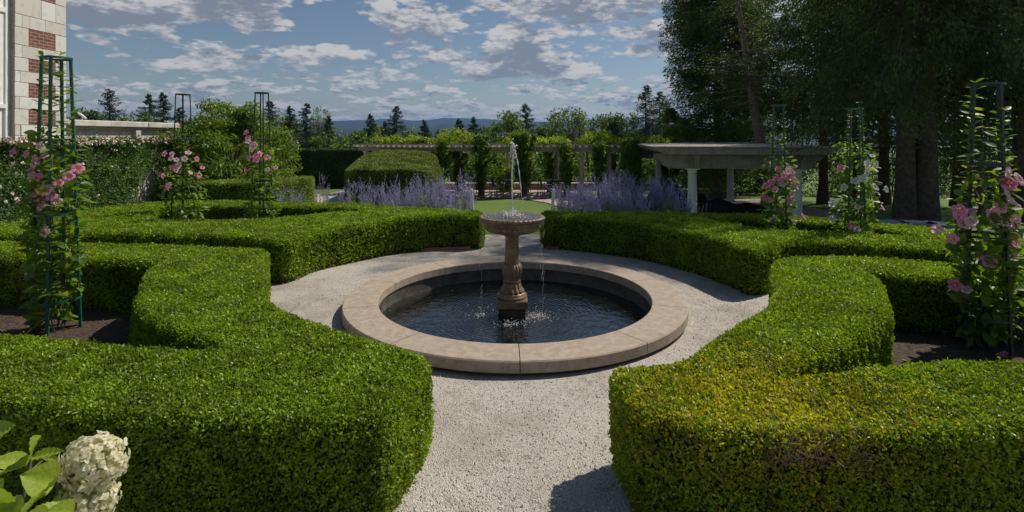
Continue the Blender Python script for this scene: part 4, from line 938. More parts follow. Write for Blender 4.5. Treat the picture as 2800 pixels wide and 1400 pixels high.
# ------------------------------------------------------------------ shrubs and hedges of the middle distance
M['dogwood'] = leafmat('dogwood_leaf', (.08, .155, .014), (.17, .25, .025), (.32, .25, .06), trans=.38, rough=.42, var=(.65, 1.3), vs=1.0)
def clump_foliage(mb, C, rad, n, size, asp=.55, droop=0.0, upn=.7, flat=1.0):
    """leaf clusters: centres C (k,3), radius rad, n leaves each"""
    k = len(C); N = k * n; cc = np.repeat(C, n, 0); rr = np.repeat(np.broadcast_to(rad, (k,)), n)
    d = rdir(N) * (rng.random(N) ** .45)[:, None]; P = cc + d * rr[:, None] * [1, 1, flat]
    ax = d * .8 + rng.normal(size=(N, 3)) * .6; ax[:, 2] -= droop
    nr = rdir(N) * .7 + d * .4; nr[:, 2] += upn
    s = size * rng.uniform(.6, 1.35, N); mb.leaves(P, ax, nr, s, s * asp); return P
def dogwood():
    c = (X(622, 17), 17.0); root = empty('dogwood_shrub', (c[0], c[1], float(terr(*c))), 'wide layered green dogwood with drooping leaves beyond the climbing rose', 'shrub')
    gz = root.location.z; mb = MB(); K = 300; a = rng.uniform(0, 6.28, K); t = rng.random(K)
    zz = .3 + 2.9 * t; rmax = 2.05 * np.sqrt(np.clip(1 - ((zz - .9) / 2.45) ** 2, .02, 1)); r = rmax * rng.uniform(.55, 1, K) ** .6
    top = (t > .75); r[top] *= rng.uniform(.2, 1, top.sum())
    C = np.column_stack([r * np.cos(a), r * np.sin(a), zz + .25 * np.sin(a * 3 + 1) * (zz > 1.5)])
    clump_foliage(mb, C, rng.uniform(.22, .46, K), 120, .105, .45, droop=.7, upn=.6, flat=.42)
    mb.build('foliage', M['dogwood'], root)
    mb = MB()
    for k in range(34):
        e = C[rng.integers(K)]; mb.tube([(e[0] * .08, e[1] * .08, 0), (e[0] * .35, e[1] * .35, e[2] * .55), tuple(e)], [.045, .025, .008], 6)
    mb.build('branches', M['bark'], root)
dogwood()
# low light green hedge behind the far left box hedge
def wz(P): return [G(a, b, .62) for a, b in P]
hedge('low_hedge', 'low light green clipped hedge below the dogwood', 'hedge', [(-8.9, 14.0), (-6.6, 14.2), (-5.95, 14.6), (-5.85, 16.6), (-6.7, 16.8), (-7.0, 15.3), (-8.9, 15.1)], M['privet'], h=.60, base=lambda x, y: terr(x, y), world=True, smax=.05, s0=.03, it=2)
hedge('tall_hedge', 'tall dark yew hedge at the back left, behind the gravel walk', 'hedge', [(X(742, 31), 31), (X(1035, 31), 31), (X(1035, 33), 33), (X(742, 33), 33)], M['yew'], h=1.02, base=lambda x, y: terr(x, y), world=True, smax=.09, s0=.02, sk=.0024, it=1, lai=2.0)
hedge('yew_block', 'broad clipped yew block with a bronze-green top left of the fountain jet', 'hedge', [(-6.45, 20.8), (-6.0, 19.9), (-4.4, 19.6), (-3.1, 20.0), (-2.75, 21.5), (-3.3, 24), (-3.9, 27.5), (-5.2, 28.5), (-7.0, 27.5), (-6.7, 23.5)],
      leafmat('yew_new_growth', (.09, .16, .018), (.17, .22, .035), (.30, .22, .07), trans=.25, rough=.5), h=.8, base=lambda x, y: terr(x, y), world=True, smax=.065, s0=.02, it=2, lai=2.2,
      hfun=lambda x, y: .62 + .52 * smooth((y - 19.4) / 6.5) - .22 * np.clip(np.abs(x + 4.75 + .08 * (y - 20)) - .75, 0, 2) ** 2)
# gravel walk on the left, terrace and lawn edge
sheet('gravel_walk', [(-13, 13.8), (-5.75, 14.0), (-5.4, 15.0), (-4.9, 17.5), (-6.6, 22), (-8.0, 26), (-16, 28), (-16, 20)], M['gravel'], .006, .5)
M['patio'] = pmat('patio_gravel', (.30, .235, .20), (.46, .38, .33), 12, .95, bump=.6, bscale=70, c3=(.22, .17, .14), c3scale=2)
sheet('terrace', [(-2.6, 25.2), (-1.75, 24.9), (0.6, 23.6), (1.45, 21.9), (1.9, 20.0), (14, 20.0), (14, 30.0), (-9, 30.0), (-9, 25.6)], M['patio'], .02, .5)
def low_wall():
    root = empty('low_brick_wall', (0, 29.6, float(terr(0, 29.6))), 'low brick wall with a pale cap at the back of the terrace', 'wall')
    m = M['brick']; mb = MB(); mb.box((0, 0, .15), (18, .3, .36)); 
    mm = pmat('terrace_brick', (.24, .12, .085), (.36, .2, .15), 5, .9, bump=.5, bscale=20, c3=(.42, .38, .33), c3scale=9); mb.build('wall', mm, root)
    mb = MB()
    for i in range(12): mb.box((-8.25 + i * 1.5, 0, .36), (1.49, .38, .06), bev=.008)
    mb.build('cap', pmat('pale_cap', (.5, .46, .42), (.6, .57, .52), 6, .8), root)
low_wall()
def right_wall():
    root = empty('stone_curb', (X(2500, 10.4), 10.4, 0), 'flat grey stone curb running behind the far right hedge under the big trees', 'curb')
    m = pmat('grey_stone', (.22, .22, .225), (.33, .33, .33), 5, .85, bump=.4, bscale=40, c3=(.14, .14, .13), c3scale=3); mb = MB()
    pts = [A(2392, 610, 11.0), A(2480, 608.5, 10.9), A(2560, 610, 10.7), A(2640, 617, 10.3), A(2720, 634, 9.6), A(2800, 655, 8.9), A(2900, 690, 8.2)]
    zc = .10
    pp = np.array([G(q[0], q[1], zc) for q in ((2385, 608), (2480, 608), (2560, 611), (2640, 618), (2720, 636), (2800, 657), (2920, 695))]); 
    for a, b in zip(pp, pp[1:]):
        d = b - a; L = np.linalg.norm(d); rz = math.atan2(d[1], d[0]); nrm = np.array([-d[1], d[0]]) / L; c = (a + b) / 2 + nrm * -.0
        mb.box((c[0] - root.location.x, c[1] - root.location.y + .15, zc - .14), (L + .12, .5, .28), rz, bev=.012)
    mb.build('curb_stones', m, root)
right_wall()

# ------------------------------------------------------------------ Russian sage
M['sage_flower'] = leafmat('sage_flower', (.33, .29, .56), (.45, .41, .68), (.60, .57, .74), trans=.3, rough=.8, tcol=(1.05, 1.03, 1.1), var=(.8, 1.15))
M['sage_leaf'] = leafmat('sage_leaf', (.16, .22, .09), (.28, .34, .15), trans=.3, rough=.7)
def sage(px, ytop, z, wpx, label, n=58, seed=0, green=.35, lean=0.0):
    gx = X(px, z); g0 = float(terr(gx, z)); top = Hh(ytop, z) - g0; w_ = wpx * z / F / 2
    root = empty('russian_sage', (gx, z, g0), label, 'plant', 'Russian sage plants behind the far hedges'); ms, mf, ml = MB(), MB(), MB()
    for i in range(n):
        a = rng.uniform(0, 6.28); sp = rng.random() ** .4 * 1.15; b0 = np.array([math.cos(a) * .15, math.sin(a) * .15, 0]); hgt = top * rng.choice([rng.uniform(.45, .85), rng.uniform(.85, 1.1)]) * (1 - .25 * sp)
        e = np.array([math.cos(a) * w_ * sp + lean, math.sin(a) * w_ * sp * .8, hgt]); md = b0 * .5 + e * .5 + [0, 0, .06 * top]
        q = np.linspace(0, 1, 14)[:, None]; P = (1 - q) ** 2 * b0 + 2 * q * (1 - q) * md + q ** 2 * e + rng.normal(0, .004, (14, 3)); ms.tube(P, np.linspace(.004, .0014, 14), 3, cap=False)
        tips = [(P, .42)]
        for _ in range(rng.integers(3, 6)):  # side spikes
            k = rng.integers(6, 12); d = rdir(1)[0] * .7; d[2] = abs(d[2]) + .9; L = rng.uniform(.10, .26) * top; q2 = np.linspace(0, 1, 6)[:, None]; P2 = P[k] + d / np.linalg.norm(d) * L * q2; ms.tube(P2, .0013, 3, cap=False); tips.append((P2, .15))
        for Pt, st_ in tips:
            m_ = 40 if st_ > .3 else 24; t = rng.uniform(st_, 1, m_); t = t * (len(Pt) - 1); i0 = np.minimum(t.astype(int), len(Pt) - 2); f = (t - i0)[:, None]
            C = Pt[i0] * (1 - f) + Pt[i0 + 1] * f + rng.normal(0, .0045, (m_, 3)); mf.leaves(C, rdir(m_) + [0, 0, .6], rdir(m_), rng.uniform(.012, .022, m_), .011)
        m_ = 34; t = rng.uniform(0.05, .62, m_) * 13; i0 = t.astype(int); f = (t - i0)[:, None]; C = P[i0] * (1 - f) + P[np.minimum(i0 + 1, 13)] * f
        ml.leaves(C, rdir(m_) + [0, 0, .2], rdir(m_) + [0, 0, .5], rng.uniform(.035, .07, m_), .018)
    ms.build('stems', pmat('sage_stem', (.30, .30, .28), (.42, .40, .42), 20, .8) if 'sage_stem' not in bpy.data.materials else bpy.data.materials['sage_stem'], root); mf.build('blossom', M['sage_flower'], root); ml.build('leaves', M['sage_leaf'], root)
for q in [(985, 478, 12.2, 120, 'loose Russian sage in front of the left end of the yew block', 60), (1085, 475, 12.0, 110, 'Russian sage in front of the middle of the yew block', 60),
          (1168, 458, 11.8, 110, 'Russian sage below the left end of the pergola vines', 70), (1245, 462, 11.6, 110, 'thick Russian sage beside the left white post', 80),
          (1205, 490, 11.2, 90, 'low Russian sage just above the hedge, left of the white post', 50), (880, 470, 14.5, 40, 'single slim Russian sage at the bend of the gravel walk', 16),
          (868, 522, 12.6, 60, 'sparse green Russian sage in front of the gravel walk', 18), (790, 480, 13.6, 80, 'faint Russian sage against the low light green hedge', 22),
          (1565, 480, 11.6, 110, 'Russian sage immediately right of the right white post', 80), (1640, 462, 11.9, 110, 'tall Russian sage below the vine-capped pergola column', 85),
          (1700, 448, 12.2, 100, 'tallest Russian sage with spikes before the big vine mass', 80), (1760, 466, 12.2, 90, 'Russian sage in front of the arbour left side', 75),
          (1820, 470, 12.0, 90, 'Russian sage between the two left white columns', 75), (1868, 505, 11.6, 45, 'small Russian sage at the foot of the front white column', 26), (1600, 510, 11.1, 110, 'low Russian sage filling the front near the right white post', 60), (1730, 505, 11.3, 110, 'low Russian sage just over the hedge, before the arbour', 60), (1110, 512, 11.4, 110, 'low Russian sage above the far left hedge', 45)]:
    sage(*q[:5], n=int(q[5] * .75))
for px, yt, dx, lab in ((1290, 516, -4, 'leaning white wooden post left of the lawn, in the Russian sage'), (1512, 518, 6, 'white wooden post right of the lawn, taller of the pair')):
    z = 11.0; x = X(px, z); g0 = float(terr(x, z)); h_ = Hh(yt, z) - g0; mb = MB()
    k = dx * z / F; V = []
    for zz, ww, off in ((-.1, .034, -k), (h_ - .02, .028, k * .3), (h_, .018, k * .3)):
        V += [(off - ww, -ww, zz), (off + ww, -ww, zz), (off + ww, ww, zz), (off - ww, ww, zz)]
    mb.add(V, [(i * 4 + j, i * 4 + (j + 1) % 4, i * 4 + 4 + (j + 1) % 4, i * 4 + 4 + j) for i in range(2) for j in range(4)] + [(8, 9, 10, 11)])
    ob = mb.build('white_post', M['white']); ob.location = (x, z, g0); tag(ob, lab, 'post')

# ------------------------------------------------------------------ pergola, vines, arbour
M['wood'] = pmat('weathered_wood', (.25, .205, .175), (.36, .31, .27), 7, .85, bump=.5, bscale=30, c3=(.10, .085, .075), c3scale=3)
M['wood_end'] = pmat('pale_rafter_end', (.58, .54, .48), (.70, .66, .60), 12, .8)
M['column'] = pmat('cream_column', (.50, .44, .37), (.62, .56, .48), 5, .7, bump=.2, bscale=30, c3=(.36, .31, .25), c3scale=2)
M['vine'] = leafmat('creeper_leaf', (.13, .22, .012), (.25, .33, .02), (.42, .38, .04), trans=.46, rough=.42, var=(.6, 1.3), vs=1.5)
M['vine_d'] = leafmat('shaded_creeper_leaf', (.07, .14, .014), (.14, .22, .022), (.26, .25, .04), trans=.45, rough=.45, var=(.6, 1.3), vs=1.5)  # darker copy of the creeper leaf, with shade put into its colour
def column_mb(mb, x, y, z0, z1, r, mat=0, seg=24):
    mb.lathe([(r * 1.35, 0), (r * 1.35, .05), (r * 1.2, .08), (r * 1.25, .11), (r * 1.05, .14), (r, .17), (r * .98, (z1 - z0) * .5), (r * .86, z1 - z0 - .16), (r * .97, z1 - z0 - .15), (r * .97, z1 - z0 - .12), (r * .88, z1 - z0 - .11), (r * .9, z1 - z0 - .07), (r * 1.2, z1 - z0 - .04), (r * 1.2, z1 - z0 - .035)], (x, y, z0), seg)
    mb.box((x, y, z1 - .018), (r * 2.7, r * 2.7, .036))
PZ = 1.42
pg_pts = [(-7.74, 26.6), (-4.0, 25.4), (0.0, 25.0), (3.0, 24.6), (5.6, 24.0)]      # front beam line, slightly bowed
def pline(t, off=0.0):
    P = np.array(pg_pts); seg = np.linalg.norm(np.diff(P, axis=0), axis=1); s_ = np.concatenate([[0], np.cumsum(seg)]); d = t * s_[-1]
    x = np.interp(d, s_, P[:, 0]); y = np.interp(d, s_, P[:, 1]); i = min(int(np.searchsorted(s_, d, 'right')) - 1, len(P) - 2); T = (P[i + 1] - P[i]) / seg[i]
    return np.array([x, y]), T, np.array([-T[1], T[0]])
def pergola():
    root = empty('long_pergola', (0, 25, float(terr(0, 25))), 'long weathered wooden pergola with pale rafter ends and creeper over it', 'pergola'); gz = root.location.z; o3 = np.array([0, 25, gz])
    for off, nm in ((.45, 'front_beam'), (3.2, 'back_beam')):
        mb = MB()
        for i in range(16):
            p, T, N = pline((i + .5) / 16); q0, _, _ = pline(i / 16); q1, _, _ = pline((i + 1) / 16); L = np.linalg.norm(q1 - q0); c = p + N * off
            mb.box((c[0], c[1] - 25, (1.10 + 1.30) / 2 - gz), (L + .02, .14, .21), math.atan2(T[1], T[0]))
        mb.build('beam', M['wood'], root)
    for i in range(48):
        p, T, N = pline(i / 47); rz = math.atan2(T[1], T[0]); mb = MB()
        fr = lambda u_, v_, w_: (p[0] + N[0] * u_ + T[0] * w_, p[1] - 25 + N[1] * u_ + T[1] * w_, v_ - gz)
        top, bot = PZ - .035, PZ - .14
        mb.prism([(0, top), (0, top - .05), (.10, bot), (3.6, bot), (3.72, top - .05), (3.72, top)], -.035, .035, 0, fr); ra = mb.build('rafter', M['wood'], root)
        e = MB(); e.prism([(-.045, bot + .03), (.045, bot + .03), (.075, top), (-.075, top)], -.012, -.001, 0, lambda u_, v_, w_: (p[0] + T[0] * u_ + N[0] * w_, p[1] - 25 + T[1] * u_ + N[1] * w_, v_ - gz)); e.build('rafter_end', M['wood_end'], ra)
    mb = MB()
    for k in range(9):
        off = .1 + k * .44
        for i in range(16):
            p, T, N = pline((i + .5) / 16); q0, _, _ = pline(i / 16); q1, _, _ = pline((i + 1) / 16); L = np.linalg.norm(q1 - q0); c = p + N * off
            mb.box((c[0], c[1] - 25, PZ - .018 - gz), (L + .02, .05, .03), math.atan2(T[1], T[0]))
    mb.build('battens', M['wood'], root)
    cols = [(1205, .45), (1315, .45), (1440, .45), (1530, .45), (1590, .45), (1666, .45), (1100, .45), (1000, .45), (1250, 3.2), (1388, 3.2), (1430, 3.2), (1521, 3.2), (1652, 3.2), (1120, 3.2)]
    for px, off in cols:
        best = min((abs((1400 + F * (pline(t)[0] + pline(t)[2] * off)[0] / (pline(t)[0] + pline(t)[2] * off)[1]) - px), t) for t in np.linspace(0, 1, 400))[1]
        p, T, N = pline(best); c = p + N * off; mb = MB(); column_mb(mb, c[0], c[1] - 25, float(terr(*c)) - gz, 1.10 - gz, .10); mb.build('column', M['column'], root)
pergola()
def top_vine(px0, px1, ytop, z, label, dens=1.0, seed=0, mat='vine', ybase=398, depth=2.6, nm='creeper'):
    x0, x1 = X(px0, z), X(px1, z); K = max(6, int((x1 - x0) * 14 * dens)); t = rng.random(K); x = x0 + (x1 - x0) * t; hmax = Hh(ytop, z) - PZ
    zz = PZ + .02 + np.clip(hmax, .15, 9) * np.sin(np.clip(t, .02, .98) * math.pi) ** .7 * rng.uniform(.1, .95, K); y = z + .1 + rng.uniform(0, depth, K)
    root = empty(nm, ((x0 + x1) / 2, z + 1, PZ), label, 'vine', 'creeper growing on the pergola'); mb = MB(); C = np.column_stack([x - (x0 + x1) / 2, y - z - 1, zz - PZ])
    clump_foliage(mb, C, rng.uniform(.16, .32, K), 90, .095, .8, droop=.2, upn=.9, flat=.7); mb.build('foliage', M[mat], root); return root
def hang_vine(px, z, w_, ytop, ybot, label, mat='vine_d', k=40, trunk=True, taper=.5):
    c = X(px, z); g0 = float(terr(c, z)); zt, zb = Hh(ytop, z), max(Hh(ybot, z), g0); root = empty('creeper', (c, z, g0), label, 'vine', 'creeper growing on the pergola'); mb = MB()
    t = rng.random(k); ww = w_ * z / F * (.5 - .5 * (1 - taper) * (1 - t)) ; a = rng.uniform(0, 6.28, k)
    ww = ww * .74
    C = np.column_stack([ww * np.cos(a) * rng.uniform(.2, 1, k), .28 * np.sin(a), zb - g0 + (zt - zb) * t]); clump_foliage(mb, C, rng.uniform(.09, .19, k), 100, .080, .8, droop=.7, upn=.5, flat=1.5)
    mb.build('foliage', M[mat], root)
    if trunk:
        m2 = MB()
        for j in range(4):
            q = np.linspace(0, 1, 16); m2.tube(np.column_stack([.12 * np.sin(q * 9 + j * 1.6) + .02 * j, .12 * np.cos(q * 9 + j * 1.6), q * (1.1 - g0)]), np.linspace(.06, .03, 16), 6)
        m2.lathe([(.2, 0), (.14, .1), (.10, .3)], seg=10); m2.build('trunk', M['bark'], root)
    return root
top_vine(1010, 1180, 372, 26.6, 'creeper over the left end of the pergola, rising behind the yew block', .7, depth=1.6)
top_vine(1175, 1298, 352, 25.3, 'bright creeper heaped in a peak on the pergola left of the jet')
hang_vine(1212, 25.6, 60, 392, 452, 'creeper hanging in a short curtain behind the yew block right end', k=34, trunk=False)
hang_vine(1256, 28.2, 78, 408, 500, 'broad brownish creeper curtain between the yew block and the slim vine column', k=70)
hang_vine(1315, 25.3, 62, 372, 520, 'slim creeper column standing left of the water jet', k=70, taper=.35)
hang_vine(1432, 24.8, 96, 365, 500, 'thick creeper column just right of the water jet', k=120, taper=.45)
top_vine(1385, 1485, 363, 25.0, 'rounded creeper crown on the pergola right behind the water jet')
top_vine(1490, 1562, 380, 24.9, 'low flat creeper patch on the pergola roof right of the jet')
hang_vine(1503, 27.6, 40, 415, 500, 'reddish brown creeper strand on a rear pergola column', k=34)
hang_vine(1548, 24.7, 44, 392, 505, 'green creeper column with a yellow foot above the right sage', k=56)
top_vine(1600, 1700, 360, 24.6, 'large domed creeper crown near the right end of the pergola', 1.3)
hang_vine(1640, 24.4, 52, 392, 500, 'creeper column carrying the large domed crown', k=70)
top_vine(1680, 1840, 372, 24.4, 'creeper trailing over the pergola end behind the arbour roof', 1.0)
hang_vine(1676, 27.0, 30, 420, 505, 'yellow-lit creeper strand at the rear of the pergola', 'vine', k=30)
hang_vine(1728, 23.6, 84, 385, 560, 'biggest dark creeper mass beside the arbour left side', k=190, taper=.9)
hang_vine(1812, 28.5, 40, 418, 525, 'bright creeper edge behind the back left white column', 'vine', k=46, trunk=False)
# the arbour: white columns, heavy grey timbers
M['grey_wood'] = pmat('grey_painted_wood', (.22, .208, .192), (.31, .295, .275), 4, .8, bump=.6, bscale=25, c3=(.2, .185, .165), c3scale=5)
M['roof_wood'] = pmat('roof_slats', (.34, .30, .28), (.46, .42, .40), 6, .8, c3=(.22, .17, .14), c3scale=5)
def arbour():
    Ox, Oy = 4.74, 18.3; g0 = float(terr(7, 20)); root = empty('garden_arbour', (Ox, Oy, g0), 'grey timber arbour on four white columns in front of the dark trees', 'arbour', rz=-R(7.5))
    zc = lambda h: h - g0
    scroll = lambda L, h, d: [(0, h), (0, h - d * .28), (.14, h - d * .36), (.24, h - d * .52), (.30, h - d * .8), (.44, h - d * .92), (.50, h - d), (L - .50, h - d), (L - .44, h - d * .92), (L - .30, h - d * .8), (L - .24, h - d * .52), (L - .14, h - d * .36), (L, h - d * .28), (L, h)]
    for v_ in (.9, 9.4):                     # main beams on the columns
        MB().prism([(a, b) for a, b in scroll(5.6, zc(1.20), .50)], -.09, .09, 0, lambda a, b, c: (a + .15, v_ + c, b)).build('main_beam', M['grey_wood'], root)
    for u_ in (1.46, 4.92):                  # cross beams, their ends showing in front
        MB().prism([(.45, zc(1.215)), (.45, zc(1.10)), (.55, zc(.92)), (.62, zc(.70)), (9.9, zc(.70)), (9.98, zc(1.0)), (10.1, zc(1.215))], -.075, .075, 0, lambda a, b, c: (u_ + .1 + c, a, b)).build('cross_beam', M['grey_wood'], root)
    for i, v_ in enumerate(np.arange(.05, 10.7, .62)):
        MB().prism(scroll(6.0, zc(1.45), .235), -.04, .04, 0, lambda a, b, c: (a - .0, v_ + c, b)).build('joist', M['grey_wood'], root)
    mb = MB()
    for u_ in np.arange(.02, 6.0, .115): mb.box((u_, 5.3, zc(1.467)), (.075, 10.9, .03))
    mb.build('roof_slats', M['roof_wood'], root)
    for u_ in (1.46, 4.92):
        for v_ in (.9, 9.4): mb = MB(); column_mb(mb, u_, v_, 0, zc(.70), .165, seg=32); mb.build('column', M['white'], root)
arbour()
def covers():
    m = pmat('black_cover', (.010, .010, .014), (.02, .02, .028), 8, .85, bump=.3, bscale=12, spec=.2)
    def drape(px, z, w_, d_, h_, label, ridge=.25, seed=0):
        c = X(px, z); g0 = float(terr(c, z)); n = 34; u_ = np.linspace(-1, 1, n); UU, VV = np.meshgrid(u_, u_, indexing='ij'); r = np.maximum(np.abs(UU), np.abs(VV)); rr = np.hypot(UU, VV)
        a = np.arctan2(VV, UU); H = h_ * (1 - ridge * rr) * smooth((1.02 - r) / .3) + .010 * np.sin(a * 18 + seed) * rr
        k = 1 + .18 * (1 - smooth((1.02 - r) / .3)) + .03 * np.sin(a * 14)
        V = np.stack([UU * w_ / 2 * k, VV * d_ / 2 * k, np.maximum(H, .0)], -1); i, j = np.meshgrid(np.arange(n - 1), np.arange(n - 1), indexing='ij')
        Fq = np.stack([i * n + j, (i + 1) * n + j, (i + 1) * n + j + 1, i * n + j + 1], -1).reshape(-1, 4); ob = MB().add(V, Fq, True).build('furniture_cover', m); ob.location = (c, z, g0); tag(ob, label, 'cover')
    z = 19.8
    g_ = lambda px, py, zz: Hh(py, zz) - float(terr(X(px, zz), zz))
    drape(1850, 21.5, 2.3, 1.6, g_(1850, 520, 21.5), 'black sheet over furniture between the two left white columns', .05, 1)
    drape(1962, 20.2, 2.9, 1.8, g_(1962, 540, 20.2), 'black peaked cover with radiating folds beside the front white column', .55, 2)
    drape(2045, 21.6, 1.9, 1.4, g_(2045, 553, 21.6), 'low rumpled dark cover at the foot of the back right column', .35, 3)
covers()
def chairs():
    m = pmat('dark_patio_metal', (.025, .04, .04), (.05, .07, .07), 20, .45, .3)
    root = empty('patio_chair', (0, 0, 0), 'x', 'chair', 'metal chairs on the terrace')
    for sx in (-1, 1):
        MB().tube([(sx * .22, -.22, 0), (sx * .21, -.2, .43), (sx * .23, -.18, .62), (sx * .23, .16, .64)], .013, 6).build('leg', m, root)
        MB().tube([(sx * .22, .24, 0), (sx * .2, .19, .43), (sx * .2, .27, .86)], .013, 6).build('leg', m, root)
    mb = MB()
    for k in range(8): mb.box((0, -.2 + k * .056, .43), (.44, .035, .014))
    mb.build('seat', m, root)
    mb = MB()
    for k in range(7): mb.tube([(-.15 + k * .05, .2, .46), (-.15 + k * .05, .27, .87 + .04 * math.cos((k - 3) * .5))], .008, 5)
    q = np.linspace(-1, 1, 9); mb.tube(np.column_stack([q * .2, .27 + 0 * q, .86 + .05 * np.cos(q * 1.5)]), .013, 6); mb.build('backrest', m, root)
    T = empty('patio_table', (0, 0, 0), 'y', 'table', 'metal tables on the terrace'); MB().lathe([(0, .70), (.55, .70), (.56, .715), (.55, .73), (0, .73)], seg=28).build('table_top', m, T)
    for k in range(4): a = k * 1.571 + .78; MB().tube([(.42 * math.cos(a), .42 * math.sin(a), 0), (.25 * math.cos(a), .25 * math.sin(a), .35), (.42 * math.cos(a), .42 * math.sin(a), .7)], .016, 6).build('leg', m, T)
    first = [True, True]
    for px, z, rz, lab in [(1361, 24.6, 1.9, 'metal chair with its back to the left, nearest left of the table behind the jet'), (1383, 26.4, .2, 'upright metal chair with a pale round back beside the potted greenery'),
                           (1460, 27.2, -.2, 'metal chair against the low brick wall right of the thick creeper column'), (1494, 23.8, 1.7, 'metal chair seen sideways left of the right white post'),
                           (1506, 25.8, -.9, 'metal chair just behind the right white post'), (1535, 26.4, -.4, 'metal chair half hidden by the sage right of the post'), (1340, 27.6, .9, 'far metal chair right of the slim creeper column'),
                           (1295, 26.6, .4, 'metal chair at the left table beyond the sage'), (1270, 27.4, 2.5, 'metal chair furthest left on the terrace')]:
        o = root if first[0] else copy_tree(root); first[0] = False; x = X(px, z); o.location = (x, z, float(terr(x, z)) + .02); o.rotation_euler = (0, 0, rz); o['label'] = lab
    for px, z, lab in [(1411, 25.6, 'round metal table behind the water jet'), (1518, 25.2, 'round metal table behind the right white post'), (1280, 27.4, 'round metal table beyond the left sage')]:
        o = T if first[1] else copy_tree(T); first[1] = False; x = X(px, z); o.location = (x, z, float(terr(x, z)) + .02); o['label'] = lab
chairs()
def bush(px, z, ytop, wpx, label, mat, n=60, leaf=.09, nm='shrub', ybot=None, per=110):
    c = X(px, z); g0 = float(terr(c, z)); h_ = Hh(ytop, z) - g0; w_ = wpx * z / F / 2; root = empty(nm, (c, z, g0), label, 'shrub'); mb = MB()
    a = rng.uniform(0, 6.28, n); t = rng.random(n); r = w_ * np.sqrt(np.clip(1 - (t * 1.0 - .25) ** 2 * 1.6, .05, 1)) * rng.uniform(.3, 1, n) ** .5
    C = np.column_stack([r * np.cos(a), r * np.sin(a), .1 + (h_ - .25) * t]); clump_foliage(mb, C, np.full(n, max(.16, w_ * .28)), per, leaf, .6); mb.build('foliage', mat, root)
    MB().tube([(0, 0, 0), (.05, 0, h_ * .5), (0, 0, h_ * .8)], [.05, .03, .01], 6).build('stem', M['bark'], root)
bush(1381, 28.0, 452, 46, 'yellow-green potted shrub in front of the rear column behind the jet', M['vine'], 30)

# ------------------------------------------------------------------ trees
M['conifer_dark'] = leafmat('dark_conifer_spray', (.05, .085, .018), (.085, .13, .026), (.11, .10, .04), trans=.22, rough=.55, spec=.3, var=(.5, 1.4), vs=.8)
M['conifer_mid'] = leafmat('arborvitae_spray', (.06, .12, .018), (.11, .185, .032), (.20, .18, .06), trans=.25, rough=.5, spec=.35, var=(.5, 1.45), vs=.9)
M['spruce_far'] = leafmat('far_spruce', (.035, .07, .03), (.06, .10, .04), trans=.1, rough=.7, spec=.2, var=(.7, 1.3), vs=.2)
M['decid'] = leafmat('broad_leaf', (.10, .165, .03), (.17, .24, .045), (.22, .25, .06), trans=.25, rough=.55, spec=.3, var=(.6, 1.35), vs=.25)
M['decid_d'] = leafmat('broad_leaf_dark', (.055, .10, .025), (.09, .145, .035), trans=.2, rough=.55, spec=.3, var=(.6, 1.35), vs=.25)
M['decid_y'] = leafmat('broad_leaf_yellow', (.10, .15, .015), (.17, .21, .025), trans=.4, rough=.5, spec=.3, var=(.6, 1.35), vs=.5)
M['dead'] = leafmat('sparse_brown_twigs', (.10, .085, .065), (.16, .13, .10), trans=.1, rough=.8, spec=.2, var=(.7, 1.2), vs=.3)
def limb(mb, P, r0, r1, seg=6): mb.tube(P, np.linspace(r0, r1, len(P)), seg, cap=False)
